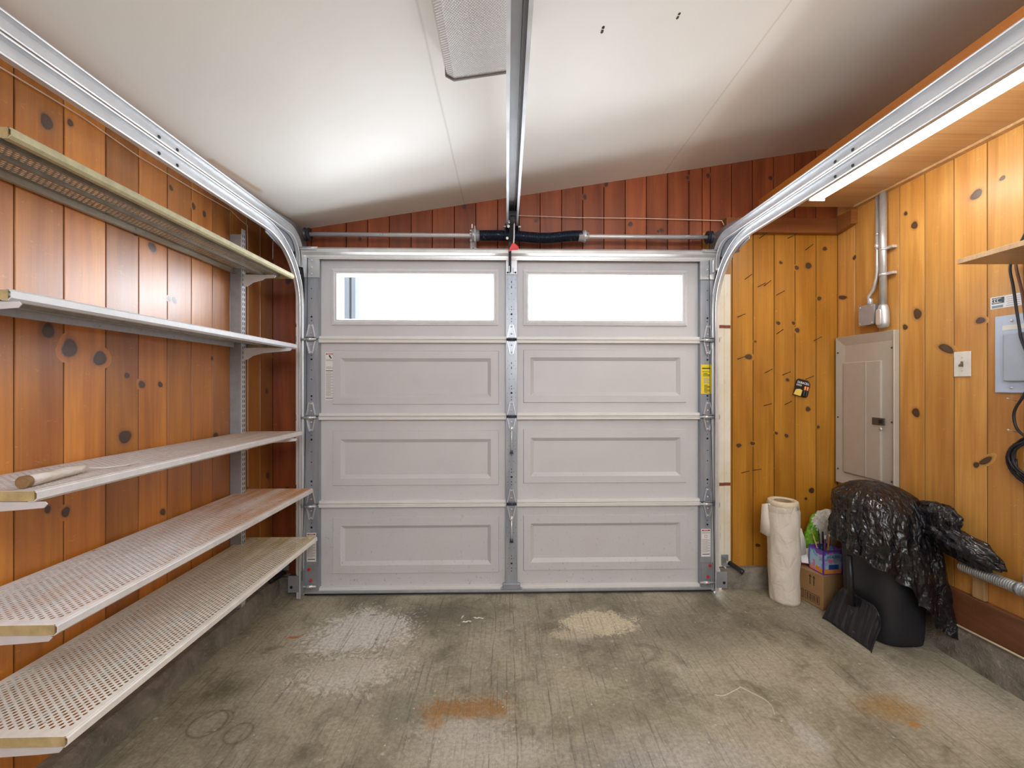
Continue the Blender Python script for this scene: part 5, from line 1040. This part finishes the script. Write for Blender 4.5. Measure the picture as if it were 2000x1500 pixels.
# scoop blade of the snow shovel
b0, b1 = atZ(1607, 1208), atZ(1706, 1278); b0.z = b1.z = 0; ax = (b1 - b0); Lb = ax.length; ax.normalize(); side = V((-ax.y, ax.x, 0)); side = side if side.x > 0 else -side
sv = thing('snow_shovel', (b0 + b1) / 2, 'black ribbed shovel blade leaning against the trash bin', 'shovel'); mb = MB(); n, m = 48, 18; g0, g1 = [], []
for j in range(m + 1):
    v = j / m; ra, rb = [], []
    for k in range(n + 1):
        u = k / n; top = .195 * (1 - .34 * max(0, abs(u - .5) * 2 - .62) ** 1.7 / .38 ** 1.7); z = .004 + top * v
        edge = max(0, abs(u - .5) * 2 - .9) * .12
        rib = .010 * max(0, math.cos(u * 2 * PI * 6.5)) ** 1.5 * min(1, v * 5) * min(1, (1 - v) * 6) * (1 if .08 < u < .92 else 0)
        q = b0 + ax * (Lb * (u * .97 + .015 + (.05 - .075 * u) * v)) + side * (.062 * v ** 1.2 - edge - rib - .010 * max(0, v - .86) / .14 + .004) + V((0, 0, z)); ra.append(q); rb.append(q + side * .004 + V((0, 0, -.0015)))
    g0.append(ra); g1.append(rb)
def grid(mb, G, flip=False):
    ids = [[mb.pt(p) for p in r] for r in G]
    for a, b in zip(ids, ids[1:]):
        for k in range(len(a) - 1): mb.face((a[k], a[k + 1], b[k + 1], b[k]) if not flip else (a[k], b[k], b[k + 1], a[k + 1]), 0, True)
    return ids
A, B = grid(mb, g0), grid(mb, g1, True); bd_loop = lambda I: I[0][:] + [r[-1] for r in I[1:]] + I[-1][-2::-1] + [r[0] for r in I[-2:0:-1]]
la, lb = bd_loop(A), bd_loop(B)
for k in range(len(la)): mb.face((la[k], lb[k], lb[(k + 1) % len(la)], la[(k + 1) % len(la)]))
t = NT('scuffed_black_plastic'); p = t.geo(); s_ = t.noise(p, 60, 5, .7, .6); M_SCUFF = t.bsdf(t.mix(t.math('MULTIPLY', t.ramp(s_, [(.64, 0.0), (.72, 1.0)]), .5), (.014, .014, .018), (.30, .29, .28)), .4)
mb.build('blade', M_SCUFF, sv)
hb = (b0 + b1) / 2 + side * .030 + V((0, 0, .15)); ht = hb + side * -.004 + V((.0, .012, .245)); mb = MB(); mb.tube([hb, hb.lerp(ht, .5), ht], [.015, .013, .012], 14); mb.build('handle_socket', BLACK, sv)
# ------------------------------------------------------------------ litter on the floor
q = atZ(575, 1245); mb = MB(); pts = [(-.036, -.010), (-.020, .004), (-.008, -.002), (.006, .007), (.018, .002), (.030, .012), (.038, .024), (.026, .004), (.012, -.010), (-.004, -.010), (-.022, -.006)]
mb.prism([(q.x + a, q.y + b, .0012 + .002 * abs(math.sin(k))) for k, (a, b) in enumerate(pts)], (0, 0, .0015)); tag(mb.build('dry_leaf', plain('orange_leaf', (.50, .16, .05), .8)), 'curled orange leaf on the floor before the door', 'leaf')
for k, (px, py, l, an) in enumerate(((912, 1215, .05, .2), (935, 1208, .06, -.1), (903, 1206, .03, 1.2))):
    q = atZ(px, py); mb = MB(); d = V((math.cos(an), math.sin(an), 0)); mb.tube([q + d * (l * (s / 6 - .5)) + V((0, .004 * math.sin(s * 2 + k), .003)) for s in range(7)], [.001, .004, .0025, .004, .002, .0035, .001], 6)
    tag(mb.build('paint_chip', PAPER), ('longest white paint flake on the floor before the centre stile', 'middle white paint flake on the floor before the centre stile', 'smallest white paint flake nearest the door')[(1, 0, 2)[k]], 'paint flake', 'white paint flakes on the floor')
t_ = NT('pale_floor_scratch'); 
mb = MB()
def scratch(pl, w):
    P = [atZ(px, py) for px, py in pl]; mb.tube([p + V((0, 0, .0004)) for p in curve_through(P, 4)], w, 5)
scratch([(1396, 1357), (1412, 1359), (1432, 1350), (1445, 1343)], .0022); scratch([(1444, 1341), (1470, 1354), (1496, 1368), (1508, 1382), (1513, 1396)], .0026)
tag(mb.build('caulk_bead', plain('dried_caulk', (.62, .58, .48), .7, 0, .15, 60)), 'thin pale dried bead snaking across the concrete floor', 'caulk bead')
# holes in the ceiling
for (px, py), w, lab in (((1177, 58), .004, 'dark slit hole in the ceiling board nearer the opener rail'), ((1325, 31), .0035, 'small dark hole in the ceiling board nearest the loft')):
    p = atZ(px, py, 2.6)
    for _ in range(6): p = atZ(px, py, ceil_z(p.x))
    mb = MB(); mb.prism([(p.x + w * math.cos(a) * (1.8 if k % 2 else 1), p.y + w * 4.0 * math.sin(a), ceil_z(p.x + w * math.cos(a) * (1.8 if k % 2 else 1)) - .0006) for k, a in enumerate([2 * PI * j / 8 for j in range(8)])], (0, 0, .001)); mb.prism([(p.x - w * 2, p.y - w, p.z - .0006), (p.x, p.y - w * 2, p.z - .004), (p.x + w, p.y - w, p.z - .0006)], (0, .003, 0), 1)
    tag(mb.build('ceiling_hole', [plain('dark_hole_wood', (.07, .045, .02), .9), PAPER]), lab, 'hole')
# post outside the left window
mb = MB(); p0, p1 = atY(672, 600, 4.2), atY(682, 600, 4.2); mb.box(p0.x, p1.x, 4.2, 4.32, -.2, 3.2); p2, p3 = atY(686.5, 600, 4.2), atY(694, 600, 4.2); mb.box(p2.x, p3.x, 4.2, 4.32, -.2, 3.2)
tag(mb.build('porch_post', plain('grey_outdoor_timber', (.012, .0145, .018), .9)), 'grey split post outside behind the door window', 'post')
# ------------------------------------------------------------------ light
w = bpy.data.worlds.new('daylight'); sc.world = w; w.use_nodes = True; nt = w.node_tree; bg = nt.nodes['Background']; bg.inputs[0].default_value = (.93, .965, 1.0, 1); bg.inputs[1].default_value = WORLD
for k, H in enumerate(WINS):                                           # daylight sampling guides in the two window openings
    l = bpy.data.lights.new('window_daylight', 'AREA'); l.shape = 'RECTANGLE'; l.size, l.size_y = H[1] - H[0], H[3] - H[2]; l.cycles.is_portal = True
    o = bpy.data.objects.new('window_daylight', l); col.objects.link(o); o.location = ((H[0] + H[1]) / 2, YD + .06, (H[2] + H[3]) / 2); o.rotation_euler = (-PI / 2, 0, 0)
def area(name, loc, rot, sx_, sy_, power, colr):
    l = bpy.data.lights.new(name, 'AREA'); l.shape = 'RECTANGLE'; l.size, l.size_y = sx_, sy_; l.energy = power; l.color = colr
    o = bpy.data.objects.new(name, l); col.objects.link(o); o.location = loc; o.rotation_euler = rot
area('rear_fill', (.3, YR + .15, 1.85), (PI / 2 + .05, 0, 0), 2.6, 1.0, FILL, (.89, .945, 1.0))  # unseen fill added behind the camera to brighten the room; no opening there
area('high_rear_fill', (.25, -.75, 2.38), (math.radians(48), 0, 0), 2.0, .5, HIGH_FILL, (.93, .96, 1.0))  # added fill, high behind the camera, for light from above; no fixture there
# ------------------------------------------------------------------ camera and colour
cam = bpy.data.cameras.new('camera'); cam.sensor_width = 36; cam.lens = 36 * FPX / 2000; cam.shift_x = -7 / 2000; cam.shift_y = 2 / 2000; cam.clip_start = .02
co = bpy.data.objects.new('camera', cam); col.objects.link(co); co.location = (0, 0, CH); co.rotation_euler = (PI / 2, 0, -YAW); sc.camera = co
sc.view_settings.view_transform = 'Standard'; sc.view_settings.look = 'None'; sc.view_settings.exposure = EXPO; sc.view_settings.gamma = 1; sc.view_settings.use_curve_mapping = False
sc.cycles.use_denoising = True; sc.cycles.max_bounces = 12; sc.cycles.diffuse_bounces = 6; sc.cycles.transparent_max_bounces = 16
sc.cycles.sample_clamp_indirect = 12
